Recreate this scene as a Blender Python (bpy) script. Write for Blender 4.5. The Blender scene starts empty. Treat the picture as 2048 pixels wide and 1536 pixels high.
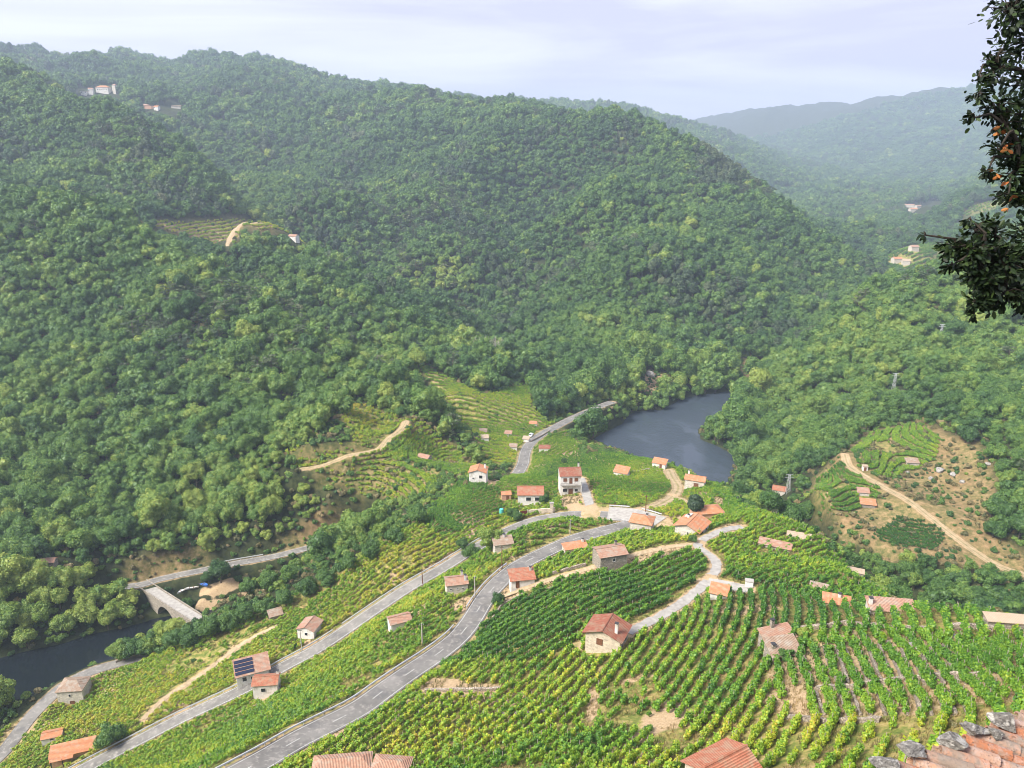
import bpy, math, random
import numpy as np
from mathutils import Vector, Matrix

# ------------------------------------------------------------------ camera, sky, sun
sc = bpy.context.scene
COL = sc.collection
R = math.radians
CAMZ = 165.0
PITCH = 17.9
FPX = 1540.0
SP, CP = math.sin(R(PITCH)), math.cos(R(PITCH))
cam_data = bpy.data.cameras.new('camera')
cam = bpy.data.objects.new('camera', cam_data)
COL.objects.link(cam)
cam.location = (0, 0, CAMZ)
cam.rotation_euler = (R(90 - PITCH), 0, 0)
cam_data.sensor_width = 36.0
cam_data.lens = FPX / 2048 * 36.0
cam_data.clip_start = 0.3
cam_data.clip_end = 20000
sc.camera = cam

SUN_EL, SUN_AZ = 46.0, 240.0      # azimuth measured clockwise from +Y (the view direction)
world = bpy.data.worlds.new('World')
sc.world = world
world.use_nodes = True
nt = world.node_tree
nt.nodes.clear()
wo = nt.nodes.new('ShaderNodeOutputWorld')
bg = nt.nodes.new('ShaderNodeBackground')
sky = nt.nodes.new('ShaderNodeTexSky')
sky.sky_type = 'NISHITA'
sky.sun_disc = False
sky.sun_elevation = R(SUN_EL)
sky.sun_rotation = R(SUN_AZ)
sky.dust_density = 3.0
bg.inputs['Strength'].default_value = 0.09
# an overcast sheet of cloud over the blue
tc = nt.nodes.new('ShaderNodeTexCoord')
mp = nt.nodes.new('ShaderNodeMapping')
mp.inputs['Scale'].default_value = (1.0, 1.6, 9.0)
mp.inputs['Location'].default_value = (0.3, 0.2, 0.1)
n1 = nt.nodes.new('ShaderNodeTexNoise')
n1.inputs['Scale'].default_value = 1.5
n1.inputs['Detail'].default_value = 5
n1.inputs['Roughness'].default_value = 0.55
n1.inputs['Distortion'].default_value = 0.4
cr = nt.nodes.new('ShaderNodeValToRGB')
cr.color_ramp.elements[0].position = 0.40
cr.color_ramp.elements[0].color = (4.5, 4.5, 6.1, 1)
cr.color_ramp.elements[1].position = 0.60
cr.color_ramp.elements[1].color = (6.1, 6.2, 7.6, 1)
mx = nt.nodes.new('ShaderNodeMix')
mx.data_type = 'RGBA'
mx.inputs['Factor'].default_value = 0.93
L = nt.links.new
L(tc.outputs['Generated'], mp.inputs['Vector'])
L(mp.outputs['Vector'], n1.inputs['Vector'])
L(n1.outputs['Fac'], cr.inputs['Fac'])
L(sky.outputs['Color'], mx.inputs['A'])
L(cr.outputs['Color'], mx.inputs['B'])
L(mx.outputs['Result'], bg.inputs['Color'])
L(bg.outputs['Background'], wo.inputs['Surface'])

sun_data = bpy.data.lights.new('sun', 'SUN')
sun_data.energy = 4.3
sun_data.angle = R(20)
sun_data.color = (1.0, 0.94, 0.84)
sun = bpy.data.objects.new('sun', sun_data)
COL.objects.link(sun)
az, el = R(SUN_AZ), R(SUN_EL)
sdir = Vector((math.sin(az) * math.cos(el), math.cos(az) * math.cos(el), math.sin(el)))
sun.rotation_euler = sdir.to_track_quat('Z', 'Y').to_euler()
sun.location = (0, 0, 600)

sc.view_settings.view_transform = 'Standard'
sc.view_settings.look = 'None'
sc.view_settings.exposure = 0.95
sc.view_settings.gamma = 1.0
sc.render.engine = 'CYCLES'
sc.cycles.use_denoising = True
sc.cycles.filter_width = 0.95
sc.cycles.use_adaptive_sampling = False
sc.cycles.denoising_prefilter = 'ACCURATE'
sc.cycles.max_bounces = 5
sc.cycles.diffuse_bounces = 2
sc.cycles.glossy_bounces = 2
sc.cycles.transmission_bounces = 2
sc.cycles.volume_bounces = 1
sc.cycles.transparent_max_bounces = 4

rnd = random.Random(11)
rng = np.random.default_rng(11)

# ------------------------------------------------------------------ pixel <-> world
def ray(px, py):
    t = (np.asarray(px, float) - 1024) / FPX
    v = (np.asarray(py, float) - 768) / FPX
    return t, CP - v * SP, -(SP + v * CP)

def at_d(px, py, d):                    # point at camera-axis depth d
    a, b, c = ray(px, py)
    return a * d, b * d, CAMZ + c * d

def at_z(px, py, z):                    # point on the ray at height z
    a, b, c = ray(px, py)
    d = (z - CAMZ) / c
    return a * d, b * d, z + 0 * a

def project(x, y, z):
    dz = z - CAMZ
    d = y * CP - dz * SP
    return 1024 + FPX * x / d, 768 - FPX * (y * SP + dz * CP) / d, d

# ------------------------------------------------------------------ terrain: surveyed points
ROADS = {
 'upper': [(-40,1790,70,),(300,1640,68),(500,1536,66),(600,1478,63.5),(715,1420,61),(765,1384,60),(822,1344,58.5),(869,1313,57),(915,1277,56),(945,1239,55),(966,1204,54.3),
           (992,1171,53.4),(1035,1134,52.3),(1099,1101,51.2),(1149,1079,50.4),(1190,1067,50),(1225,1058,49.5),(1262,1048,49)],
 'middle': [(60,1600,12),(178,1533,15),(280,1480,19),(357,1440,22),(430,1406,25),(497,1374,27.5),(567,1334,29.5),(633,1299,31.5),(682,1267,33),(749,1221,35.5),
            (815,1177,38),(882,1139,40.5),(935,1106,42.5),(980,1080,44),(1012,1064,45),(1060,1044,46.2),(1100,1035,47),(1150,1029,47.8),(1216,1030,48.5),(1262,1038,49)],
 'village': [(1216,1028,48.5),(1266,1031,49),(1318,1046,49.5)],
 'river': [(-160,1660,2.8),(-60,1560,3.2),(0,1512,3.4),(60,1436,4),(102,1394,4.4),(130,1370,4.8),(175,1346,5.2),(230,1329,5.6),(290,1312,6)],
 'bank': [(205,1182,7.2),(253,1174,7.4),(287,1170,7.5),(307,1162,7.6),(350,1152,8),(400,1142,8.5),(467,1128,9.2),(520,1119,10),(563,1110,10.8),(640,1090,12.5),(720,1070,14)],
 'bend': [(1034,950,31),(1046,928,29),(1050,907,26),(1060,888,23),(1085,868,19.5),(1115,852,17),(1142,838,15),(1195,815,13),(1225,804,12)],
}
TRACKS = {
 'lane': [(1255,1266,70),(1282,1252,68.6),(1315,1237,67.6),(1364,1206,66.5),(1390,1185,66),(1414,1165,65.5),(1430,1144,64.8),(1433,1126,63.8),(1420,1110,62.6),(1400,1098,61.6),(1393,1088,61),(1420,1072,60),(1450,1060,59),(1485,1054,58)],
 'spur_lane': [(1414,1165,65.5),(1440,1168,66),(1470,1174,67),(1500,1180,68)],
 'driveway': [(1160,956,44),(1168,975,45.5),(1176,1000,47),(1182,1018,48.2)],
 'village_track': [(1285,1022,48),(1317,1010,47),(1345,994,45.6),(1357,975,43.6),(1346,957,41.5),(1338,940,39)],
 'side_track': [(1345,994,45.6),(1375,1004,47),(1395,1022,49.5)],
 'slope_path': [(287,1437,20),(333,1394,19.5),(400,1351,20),(467,1301,21.5),(507,1274,23),(560,1248,26)],
 'hill_track': [(1690,905,35),(1698,934,32),(1731,954,31),(1781,981,30.5),(1822,1004,29.5),(1865,1038,27.5),(1905,1071,25.5),(1958,1111,23),(1998,1134,22),(2060,1152,21.5),(2160,1170,21)],
 'left_track': [(812,834,45.5),(799,858,43.5),(775,880,41.5),(760,900,40),(715,908,40.5),(650,914,41),(590,920,40)],
 'clearing_track': [(492,432,103),(468,452,97),(459,475,91),(455,495,87)],
 'yard_track': [(1000,1196,53.8),(1040,1180,55.5),(1100,1160,57.5),(1170,1140,59.5),(1262,1112,60.5),(1330,1096,61),(1393,1088,61)],
}
TREE_H = 6.5
CP_Z = []     # (x, y, z) survey
def A(kind, px, py, val, forest=0):
    x, y, z = at_d(px, py, val) if kind == 'd' else at_z(px, py, val)
    CP_Z.append((x, y, z - forest * (TREE_H if val < 1000 else 12.0)))
for dct in (ROADS, TRACKS):
    for k, pts in dct.items():
        if k in ('hill_track', 'clearing_track', 'left_track', 'slope_path'):
            pass
        for (px, py, z) in pts:
            if -300 < px < 2200:
                x, y, z = at_z(px, py, z)
                CP_Z.append((float(x), float(y), z))
D = 'd'; Z = 'z'
for (k, px, py, v) in [
 # vineyard spur
 (D,1024,1536,105),(D,720,1536,122),(D,1445,1536,92),(D,1750,1536,75),(D,2048,1450,75),(D,2048,1340,92),(D,1880,1330,98),
 (D,1700,1340,108),(D,1560,1330,122),(D,1560,1270,136),(D,1800,1228,148),(D,1900,1225,138),(D,2030,1250,120),(D,1650,1240,142),(D,1730,1200,160),
 (D,1210,1304,150),(D,1300,1400,125),(D,1000,1400,138),(D,860,1400,140),(D,1100,1330,150),(D,1400,1280,145),(D,1500,1200,160),(D,1600,1180,170),
 (D,1225,1144,198),(D,1380,1077,218),(D,1278,1064,222),(D,1640,1130,185),(D,1700,1160,174),(D,1640,1070,215),(D,1560,1040,235),(D,1550,1100,205),
 (D,1500,1010,262),(D,1460,985,275),(D,1420,965,290),(D,1100,1250,168),(D,1250,1200,172),(D,1050,1070,228),(D,1150,1050,232),
 (D,1140,985,272),(D,1060,1008,264),(D,955,966,282),(D,1240,945,300),(D,1310,930,312),(D,1388,970,296),(D,1230,917,328),(D,1140,918,330),(D,1290,917,324),(D,1350,936,311),(D,1180,896,352),
 (D,530,1392,197),(D,615,1276,214),(D,145,1405,232),(D,100,1475,210),(D,145,1515,200),(D,800,1252,186),(D,918,1186,196),(D,950,1010,262),(D,900,1030,258),
 (D,880,1060,250),(D,800,1110,240),(D,700,1160,238),(D,620,1200,238),(D,480,1260,236),(D,350,1310,234),(D,760,1330,170),(D,640,1400,160),(D,600,1440,152),(D,400,1530,150),
 # terraced knoll left of the village and the side valley
 (D,800,832,352),(D,700,826,345),(D,620,870,330),(D,560,930,312),(D,600,1000,302),(D,845,918,325),(D,930,935,318),(D,960,950,314),(D,700,940,312),(D,780,970,306),
 (D,880,860,352),(D,1000,930,336),(D,1010,880,372),(D,940,860,392),(D,900,800,412),(D,960,840,402),(D,1060,840,412),(D,840,740,445),(D,950,770,450),(D,1040,780,452),(D,900,740,462),
 (D,1100,885,372),(D,1130,880,385),(D,1090,820,425),(D,1030,730,480),
 # forest floor on the far left bank below the bright wood
 (D,300,1120,288),(D,200,1130,284),(D,100,1150,272),(D,0,1180,262),(D,-150,1230,250),(D,450,1080,298),(D,420,1180,268),(D,470,1170,275),(D,560,1150,276),(D,640,1110,282),
 # far bank of the bend
 (D,1300,800,480),(D,1420,765,520),(D,1500,745,535),(D,1250,790,480),(D,1180,800,470),
 # terraces of the hill on the right
 (D,1740,875,362),(D,1830,890,345),(D,1800,950,325),(D,1650,960,322),(D,1640,1010,300),(D,1720,1020,302),(D,1735,1010,300),(D,1820,1060,290),(D,1890,1000,308),
 (D,1950,940,318),(D,2048,950,300),(D,2048,1050,280),(D,1700,1080,288),(D,1800,1120,275),(D,1920,1150,262),(D,1557,990,308),
 (D,2040,860,330),(D,1900,850,350),
 ]:
    A(k, px, py, v)
for (k, px, py, v) in [
 # nearest wood on the left
 (D,0,390,520),(D,150,415,520),(D,250,440,518),(D,360,500,490),(D,450,560,465),(D,560,600,438),(D,680,680,408),(D,800,745,388),(D,870,800,368),(D,920,870,345),
 (D,0,600,430),(D,200,600,440),(D,400,700,395),(D,0,800,358),(D,200,800,365),(D,400,850,345),(D,600,820,348),(D,520,950,312),(D,0,1000,305),(D,200,1000,315),(D,400,1000,310),(D,-400,700,380),(D,-400,400,500),
 (D,650,740,385),(D,760,800,362),(D,80,1060,290),(D,-300,1000,300),
 (D,860,900,338),(D,780,860,345),
 # ridge with the clearing
 (D,0,370,640),(D,250,425,625),(D,350,450,620),(D,450,480,600),(D,560,545,530),(D,700,620,505),(D,850,680,495),(D,900,700,490),(D,550,500,590),
 (D,490,425,690),(D,640,478,645),(D,760,545,610),(D,880,600,575),(D,1000,690,525),(D,1050,715,505),(D,780,600,560),(D,650,560,545),
 (D,0,140,950),(D,140,190,920),(D,300,260,860),(D,420,330,800),(D,480,415,730),(D,0,250,760),(D,150,300,730),(D,300,360,700),(D,100,350,680),(D,-400,150,900),(D,400,420,660),
 (D,-400,280,720),
 # far plateau ridge
 (D,0,103,1650),(D,250,135,1600),(D,450,160,1500),(D,700,182,1400),(D,900,195,1300),(D,1020,203,1230),(D,1100,222,1150),(D,-500,90,1600),
 (D,190,182,1250),(D,300,216,1180),(D,100,150,1320),(D,500,250,1150),(D,600,300,1080),(D,700,400,920),(D,500,350,950),(D,800,300,1030),(D,950,300,980),(D,820,500,790),(D,900,400,870),(D,1000,450,830),
 (D,660,455,860),(D,560,400,900),(D,900,560,720),(D,980,620,640),
 # the big hill across the bend
 (D,1190,205,1010),(D,1120,250,1000),(D,1280,240,990),(D,1400,300,950),(D,1500,360,900),(D,1600,420,850),(D,1700,485,815),(D,1768,542,790),(D,1090,400,960),(D,1070,500,860),(D,1060,610,700),
 (D,1190,350,790),(D,1190,500,665),(D,1190,620,575),(D,1200,740,500),(D,1350,500,700),(D,1350,640,600),(D,1500,500,740),(D,1500,640,630),(D,1350,420,780),(D,1630,600,700),(D,1600,540,740),(D,1500,580,680),
 (D,1120,720,510),(D,1080,760,480),(D,1560,700,600),(D,1720,560,750),(D,1660,650,650),
 # ridges of the far valley
 (D,1280,222,2800),(D,1420,264,2750),(D,1600,350,2600),(D,1820,432,2000),(D,1600,415,2000),(D,1700,450,1650),(D,1750,480,1250),(D,1500,330,2300),(D,1460,300,2600),
 (D,1430,240,4700),(D,1500,215,4700),(D,1700,205,4600),(D,1900,180,4300),(D,2048,182,4000),(D,2400,170,3600),(D,1850,400,2450),(D,1700,340,3200),(D,1900,300,3200),(D,2048,300,2900),(D,1550,280,4000),
 (D,1800,515,950),(D,1870,490,980),(D,1745,482,1050),(D,1830,455,1090),(D,1960,440,1000),(D,2060,432,980),(D,1900,408,1350),(D,2060,360,1350),(D,2400,300,1300),(D,1815,420,1750),
 # the wood on the right
 (D,2060,510,500),(D,1900,522,520),(D,1770,565,540),(D,1650,650,530),(D,1550,732,512),(D,2060,600,440),(D,1900,650,440),(D,1800,700,425),(D,1700,720,450),(D,1600,800,440),(D,2060,750,375),(D,1950,760,375),
 (D,1850,800,380),(D,1700,830,390),(D,1560,880,400),(D,1600,930,350),(D,1520,930,380),(D,2400,500,450),(D,2400,750,340),(D,2400,1000,250),(D,1440,850,455),(D,1500,840,455),
 ]:
    A(k, px, py, v, 1)
for (px, py, v, drop) in [(2060,515,630,34),(1980,522,640,34),(1900,525,640,34),(1770,570,650,30),(1650,655,650,24),(1560,735,600,14),(2400,505,560,30),(0,400,578,26),(150,425,578,26),(250,448,572,24),(360,505,545,24),(450,565,518,22),(560,600,482,22),(680,680,452,20),(800,745,425,18),(870,800,402,12),(-300,400,560,26),
        (560,450,745,26),(640,478,722,26),(760,545,680,26),(880,600,640,24),(1000,690,575,16),
        (0,150,1070,45),(140,195,1030,45),(300,265,960,42),(420,335,900,38),(480,400,835,34),(-300,150,1050,45),
        (1280,240,1080,45),(1400,300,1040,45),(1500,360,990,45),(1600,420,940,40),(1700,485,890,34),(1765,542,860,24)]:
    x, y, z = at_d(px, py, v); CP_Z.append((float(x), float(y), float(z) - drop))
# points nobody sees: gully floors, backs of ridges, the gorge behind the spur, under the camera
for p in [(0,-80,168),(0,-20,165),(-60,-60,166),(60,-60,166),(0,0,162.5),(0,6,157.5),(4,7,155),(14,8,153),(-30,10,145),(40,5,153),(3,16,144),(28,16,144),(-25,20,132),(10,34,126),(32,34,124),(-20,40,112),(80,40,118),(-60,45,100),(-120,40,92),(-200,60,50),(-260,90,12),
          (111,353,-2),(112,300,-2),(114,262,-2),(124,215,-2),(146,160,-2),(190,110,-2),(250,60,-2),(300,10,-2),(220,180,30),(300,120,60),
          (-200,190,-2),(-260,170,-2),(-330,160,-2),(-120,240,-2),
          (175,420,10),(150,470,0),(190,520,-2),(290,600,-2),(400,720,-2),(470,860,-2),(560,960,-1),(760,1250,2),
          (-230,640,75),(-100,590,50),(20,560,22),(-200,830,95),(60,730,35),(-330,560,105),(-80,760,55),
          (-700,2200,330),(0,2200,150),(400,2200,150),(-1500,2500,300),(0,3600,230),(-1500,4500,200),(0,5000,200),(2500,5000,200),
          (150,1300,150),(300,1250,90),(-300,1800,250),(200,1000,155),
          (700,750,150),(900,1050,120),(1500,1800,260),(600,300,160),(900,500,200),(1200,900,240),
          (-700,300,120),(-900,700,230),(-1300,1200,300),(-600,60,60),(-900,-80,120),(500,-80,150),(900,-60,220),(-250,-80,140)]:
    CP_Z.append(p)
CPA = np.array(CP_Z, float)

CEN_Y = -90.0
def polar(x, y):
    r = np.hypot(x, y - CEN_Y)
    return np.arctan2(x, y - CEN_Y), np.log(np.maximum(r, 1e-3))

_th, _w = polar(CPA[:, 0], CPA[:, 1])
# merge near-duplicates
_keep = []
for i in range(len(_th)):
    if all((_th[i] - _th[j]) ** 2 + (_w[i] - _w[j]) ** 2 > 0.0085 ** 2 for j in _keep):
        _keep.append(i)
_th, _w, _zz = _th[_keep], _w[_keep], CPA[_keep, 2]
EPS = 0.035
_q = np.sqrt((_th[:, None] - _th[None]) ** 2 + (_w[:, None] - _w[None]) ** 2 + EPS ** 2)
_n = len(_th)
_P = np.c_[np.ones(_n), _th, _w]
_M = np.zeros((_n + 3, _n + 3))
_M[:_n, :_n] = -_q + np.eye(_n) * 0.002
_M[:_n, _n:] = _P
_M[_n:, :_n] = _P.T
_sol = np.linalg.solve(_M, np.r_[_zz, 0, 0, 0])

TH = np.linspace(R(-58), R(58), 1150)
WR = np.log(np.concatenate([np.linspace(28, 150, 110, endpoint=False), np.linspace(150, 520, 480, endpoint=False),
                            np.exp(np.linspace(math.log(520), math.log(1700), 260, endpoint=False)),
                            np.exp(np.linspace(math.log(1700), math.log(5600), 100))]))
GT, GW = np.meshgrid(TH, WR)
GR = np.exp(GW)
GX = GR * np.sin(GT)
GY = GR * np.cos(GT) + CEN_Y
GZ = np.empty_like(GX)
for i in range(GX.shape[0]):
    t, w = GT[i], GW[i]
    q = np.sqrt((t[:, None] - _th[None]) ** 2 + (w[:, None] - _w[None]) ** 2 + EPS ** 2)
    GZ[i] = -q @ _sol[:_n] + _sol[_n] + _sol[_n + 1] * t + _sol[_n + 2] * w

def vnoise(x, y, s, seed):
    g = np.random.default_rng(seed).random((256, 256))
    xs, ys = x / s, y / s
    xi, yi = np.floor(xs).astype(int), np.floor(ys).astype(int)
    fx, fy = xs - xi, ys - yi
    fx, fy = fx * fx * (3 - 2 * fx), fy * fy * (3 - 2 * fy)
    a, b = g[xi % 256, yi % 256], g[(xi + 1) % 256, yi % 256]
    c, d = g[xi % 256, (yi + 1) % 256], g[(xi + 1) % 256, (yi + 1) % 256]
    return (a * (1 - fx) + b * fx) * (1 - fy) + (c * (1 - fx) + d * fx) * fy - 0.5

def fbm(x, y, s, seed, n=3):
    o = 0
    for k in range(n):
        o = o + vnoise(x, y, s / 2 ** k, seed + k) / 2 ** k
    return o

far = np.clip((GY - 380) / 500, 0, 1)
GZ += far * (fbm(GX, GY, 170, 3) * 40 + fbm(GX + GZ * .6, GY, 70, 8) * 16)
GZ += fbm(GX, GY, 22, 5) * 1.0 * np.clip((GY - 60) / 100, 0, 1)

def lookup(G, x, y):
    t, w = polar(x, y)
    ti = np.clip((t - TH[0]) / (TH[1] - TH[0]), 0, len(TH) - 1.001)
    wi = np.clip(np.interp(w, WR, np.arange(len(WR))), 0, len(WR) - 1.001)
    i, j = wi.astype(int), ti.astype(int)
    a, b = wi - i, ti - j
    return (G[i, j] * (1 - a) + G[i + 1, j] * a) * (1 - b) + (G[i, j + 1] * (1 - a) + G[i + 1, j + 1] * a) * b

def H(x, y):
    return lookup(GZ, np.asarray(x, float), np.asarray(y, float))

def in_poly(x, y, poly):
    c = np.zeros(np.shape(x), bool)
    n = len(poly)
    for i in range(n):
        x0, y0 = poly[i]; x1, y1 = poly[(i + 1) % n]
        if y0 == y1: continue
        m = (y0 > y) != (y1 > y)
        c ^= m & (x < (x1 - x0) * (y - y0) / (y1 - y0) + x0)
    return c

def seg_dist(x, y, pts, closed=False):
    d = np.full(np.shape(x), 1e9)
    n = len(pts)
    for i in range(n if closed else n - 1):
        (x0, y0), (x1, y1) = pts[i][:2], pts[(i + 1) % n][:2]
        dx, dy = x1 - x0, y1 - y0
        t = np.clip(((x - x0) * dx + (y - y0) * dy) / (dx * dx + dy * dy + 1e-9), 0, 1)
        d = np.minimum(d, np.hypot(x - x0 - t * dx, y - y0 - t * dy))
    return d

# ------------------------------------------------------------------ river carved into the terrain
def zpoly(pts, z=0.0):
    return [tuple(float(v) for v in at_z(px, py, z)[:2]) for px, py in pts]
RIVER_MAIN = zpoly([(1149,893),(1159,870),(1182,863),(1215,860),(1249,837),(1265,825),(1299,820),(1322,820),(1345,807),(1364,797),(1397,790),(1447,784),(1490,779)]) + \
    [(158,512),(163,560),(168,560),(165,510)] + \
    zpoly([(1480,800),(1464,807),(1451,820),(1424,834),(1394,860),(1401,880),(1437,894),(1467,911),(1471,927),(1457,961),(1449,975)]) + \
    [(119,320),(118,300),(118,262),(128,216),(150,162),(194,112),(188,108),(142,158),(120,212),(110,258),(106,300),(94,332),(72,362),(50,382)]
CREEK = zpoly([(-330,1378),(-120,1342),(0,1316),(43,1304),(123,1287),(187,1267),(253,1254),(317,1237),(400,1224),(433,1217),(487,1205),(530,1192),(560,1184),(570,1192),
               (530,1208),(482,1226),(420,1248),(340,1290),(220,1352),(150,1378),(90,1392),(0,1418),(-120,1452),(-330,1520)])
for poly in (RIVER_MAIN, CREEK):
    px_ = np.array(poly)
    m = (GX > px_[:, 0].min() - 40) & (GX < px_[:, 0].max() + 40) & (GY > px_[:, 1].min() - 40) & (GY < px_[:, 1].max() + 40)
    xs, ys, zs = GX[m], GY[m], GZ[m]
    inside = in_poly(xs, ys, poly)
    dd = seg_dist(xs, ys, poly, True)
    lim = np.where(inside, -0.15 - np.minimum(dd, 6) * 0.45, 0.25 + dd * np.where(((ys > 325) | (xs < 0)) & ~((xs > 158) & (ys > 400)), 0.95, 4.0))
    zs = np.minimum(zs, lim)
    zs = np.where(~inside, np.maximum(zs, np.minimum(3.0, 0.1 + dd * 0.3)), zs)
    GZ[m] = zs
_off = ~(in_poly(GX, GY, RIVER_MAIN) | in_poly(GX, GY, CREEK))
GZ[_off] = np.maximum(GZ[_off], 0.12)

# ------------------------------------------------------------------ roads and tracks pressed into the terrain
def smooth_path(pts, step=1.0):
    P = np.array([[float(v) for v in at_z(*p)] for p in pts])
    P = np.vstack([2 * P[0] - P[1], P, 2 * P[-1] - P[-2]])
    out = []
    for i in range(1, len(P) - 2):
        n = max(2, int(np.linalg.norm(P[i + 1] - P[i]) / step))
        t = np.linspace(0, 1, n, endpoint=False)[:, None]
        p0, p1, p2, p3 = P[i - 1], P[i], P[i + 1], P[i + 2]
        out.append(0.5 * (2 * p1 + (p2 - p0) * t + (2 * p0 - 5 * p1 + 4 * p2 - p3) * t ** 2 + (3 * p1 - p0 - 3 * p2 + p3) * t ** 3))
    out.append(P[-2][None])
    S = np.vstack(out)
    for _ in range(6):
        S[1:-1] = (S[:-2] + 2 * S[1:-1] + S[2:]) / 4
    return S

def press(S, half, blend):
    global GZ
    m = (GX > S[:, 0].min() - 15) & (GX < S[:, 0].max() + 15) & (GY > S[:, 1].min() - 15) & (GY < S[:, 1].max() + 15)
    idx = np.nonzero(m)
    xs, ys = GX[idx], GY[idx]
    q_ = np.linspace(0, len(S) - 1, len(S) * 3)
    S2 = np.stack([np.interp(q_, np.arange(len(S)), S[:, c_]) for c_ in range(3)], 1)
    bd = np.full(xs.shape, 1e9); bz = np.zeros(xs.shape)
    for k in range(0, len(xs), 20000):
        d = np.hypot(xs[k:k + 20000, None] - S2[None, :, 0], ys[k:k + 20000, None] - S2[None, :, 1])
        j = d.argmin(1)
        bd[k:k + 20000] = d[np.arange(len(j)), j]; bz[k:k + 20000] = S2[j, 2]
    t = np.clip((bd - half) / blend, 0, 1)
    t = t * t * (3 - 2 * t)
    GZ[idx] = np.where(bd < half + blend, bz * (1 - t) + GZ[idx] * t, GZ[idx])

RW = {'upper': 2.65, 'middle': 2.25, 'village': 4.6, 'river': 2.1, 'bank': 2.0, 'bend': 2.6}
TW = {'lane': 1.15, 'spur_lane': 1.9, 'driveway': 1.6, 'village_track': 1.7, 'side_track': 1.1, 'slope_path': 0.65, 'hill_track': 1.3, 'left_track': 1.1, 'clearing_track': 1.1, 'yard_track': 0.75}
PATHS = {}
for k, p in TRACKS.items():
    PATHS[k] = smooth_path(p)
    if k in ('hill_track', 'left_track', 'clearing_track', 'slope_path'):
        S = PATHS[k]
        S[:, 2] = 0.5 * S[:, 2] + 0.5 * H(S[:, 0], S[:, 1])
    press(PATHS[k], TW[k] + 0.5, 3.0)
for k, p in ROADS.items():
    PATHS[k] = smooth_path(p)
    press(PATHS[k], RW[k] + 1.2, 4.5)
_off = ~(in_poly(GX, GY, RIVER_MAIN) | in_poly(GX, GY, CREEK))
GZ[_off] = np.maximum(GZ[_off], 0.12)

def surf(px, py, dmin=30.0, dmax=5200.0):
    """first hit of the camera ray on the terrain"""
    a, b, c = (float(v) for v in ray(px, py))
    d = np.exp(np.linspace(math.log(dmin), math.log(dmax), 2600))
    h = CAMZ + c * d - H(a * d, b * d)
    k = np.nonzero(h < 0)[0]
    if len(k) == 0: k = [int(h.argmin())]
    i = max(1, k[0])
    f = h[i - 1] / (h[i - 1] - h[i] + 1e-9)
    dd = d[i - 1] + min(max(f, 0), 1) * (d[i] - d[i - 1])
    x, y = a * dd, b * dd
    return float(x), float(y), float(H(x, y)), float(dd)

def fpoly(pts, dmin=30.0, dmax=5200.0):
    out = []
    n = len(pts)
    for i in range(n):
        p, q = pts[i], pts[(i + 1) % n]
        x0, y0, x1, y1 = p[0], p[1], q[0], q[1]
        d0 = p[2] if len(p) > 2 else dmax
        d1 = q[2] if len(q) > 2 else dmax
        m = max(1, int(math.hypot(x1 - x0, y1 - y0) / 45))
        for k in range(m):
            out.append(surf(x0 + (x1 - x0) * k / m, y0 + (y1 - y0) * k / m, dmin, d0 + (d1 - d0) * k / m)[:2])
    return out

# ------------------------------------------------------------------ materials
MATS = {}
def nmat(name):
    m = bpy.data.materials.new(name)
    m.use_nodes = True
    m.node_tree.nodes.clear()
    return m, m.node_tree

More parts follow.
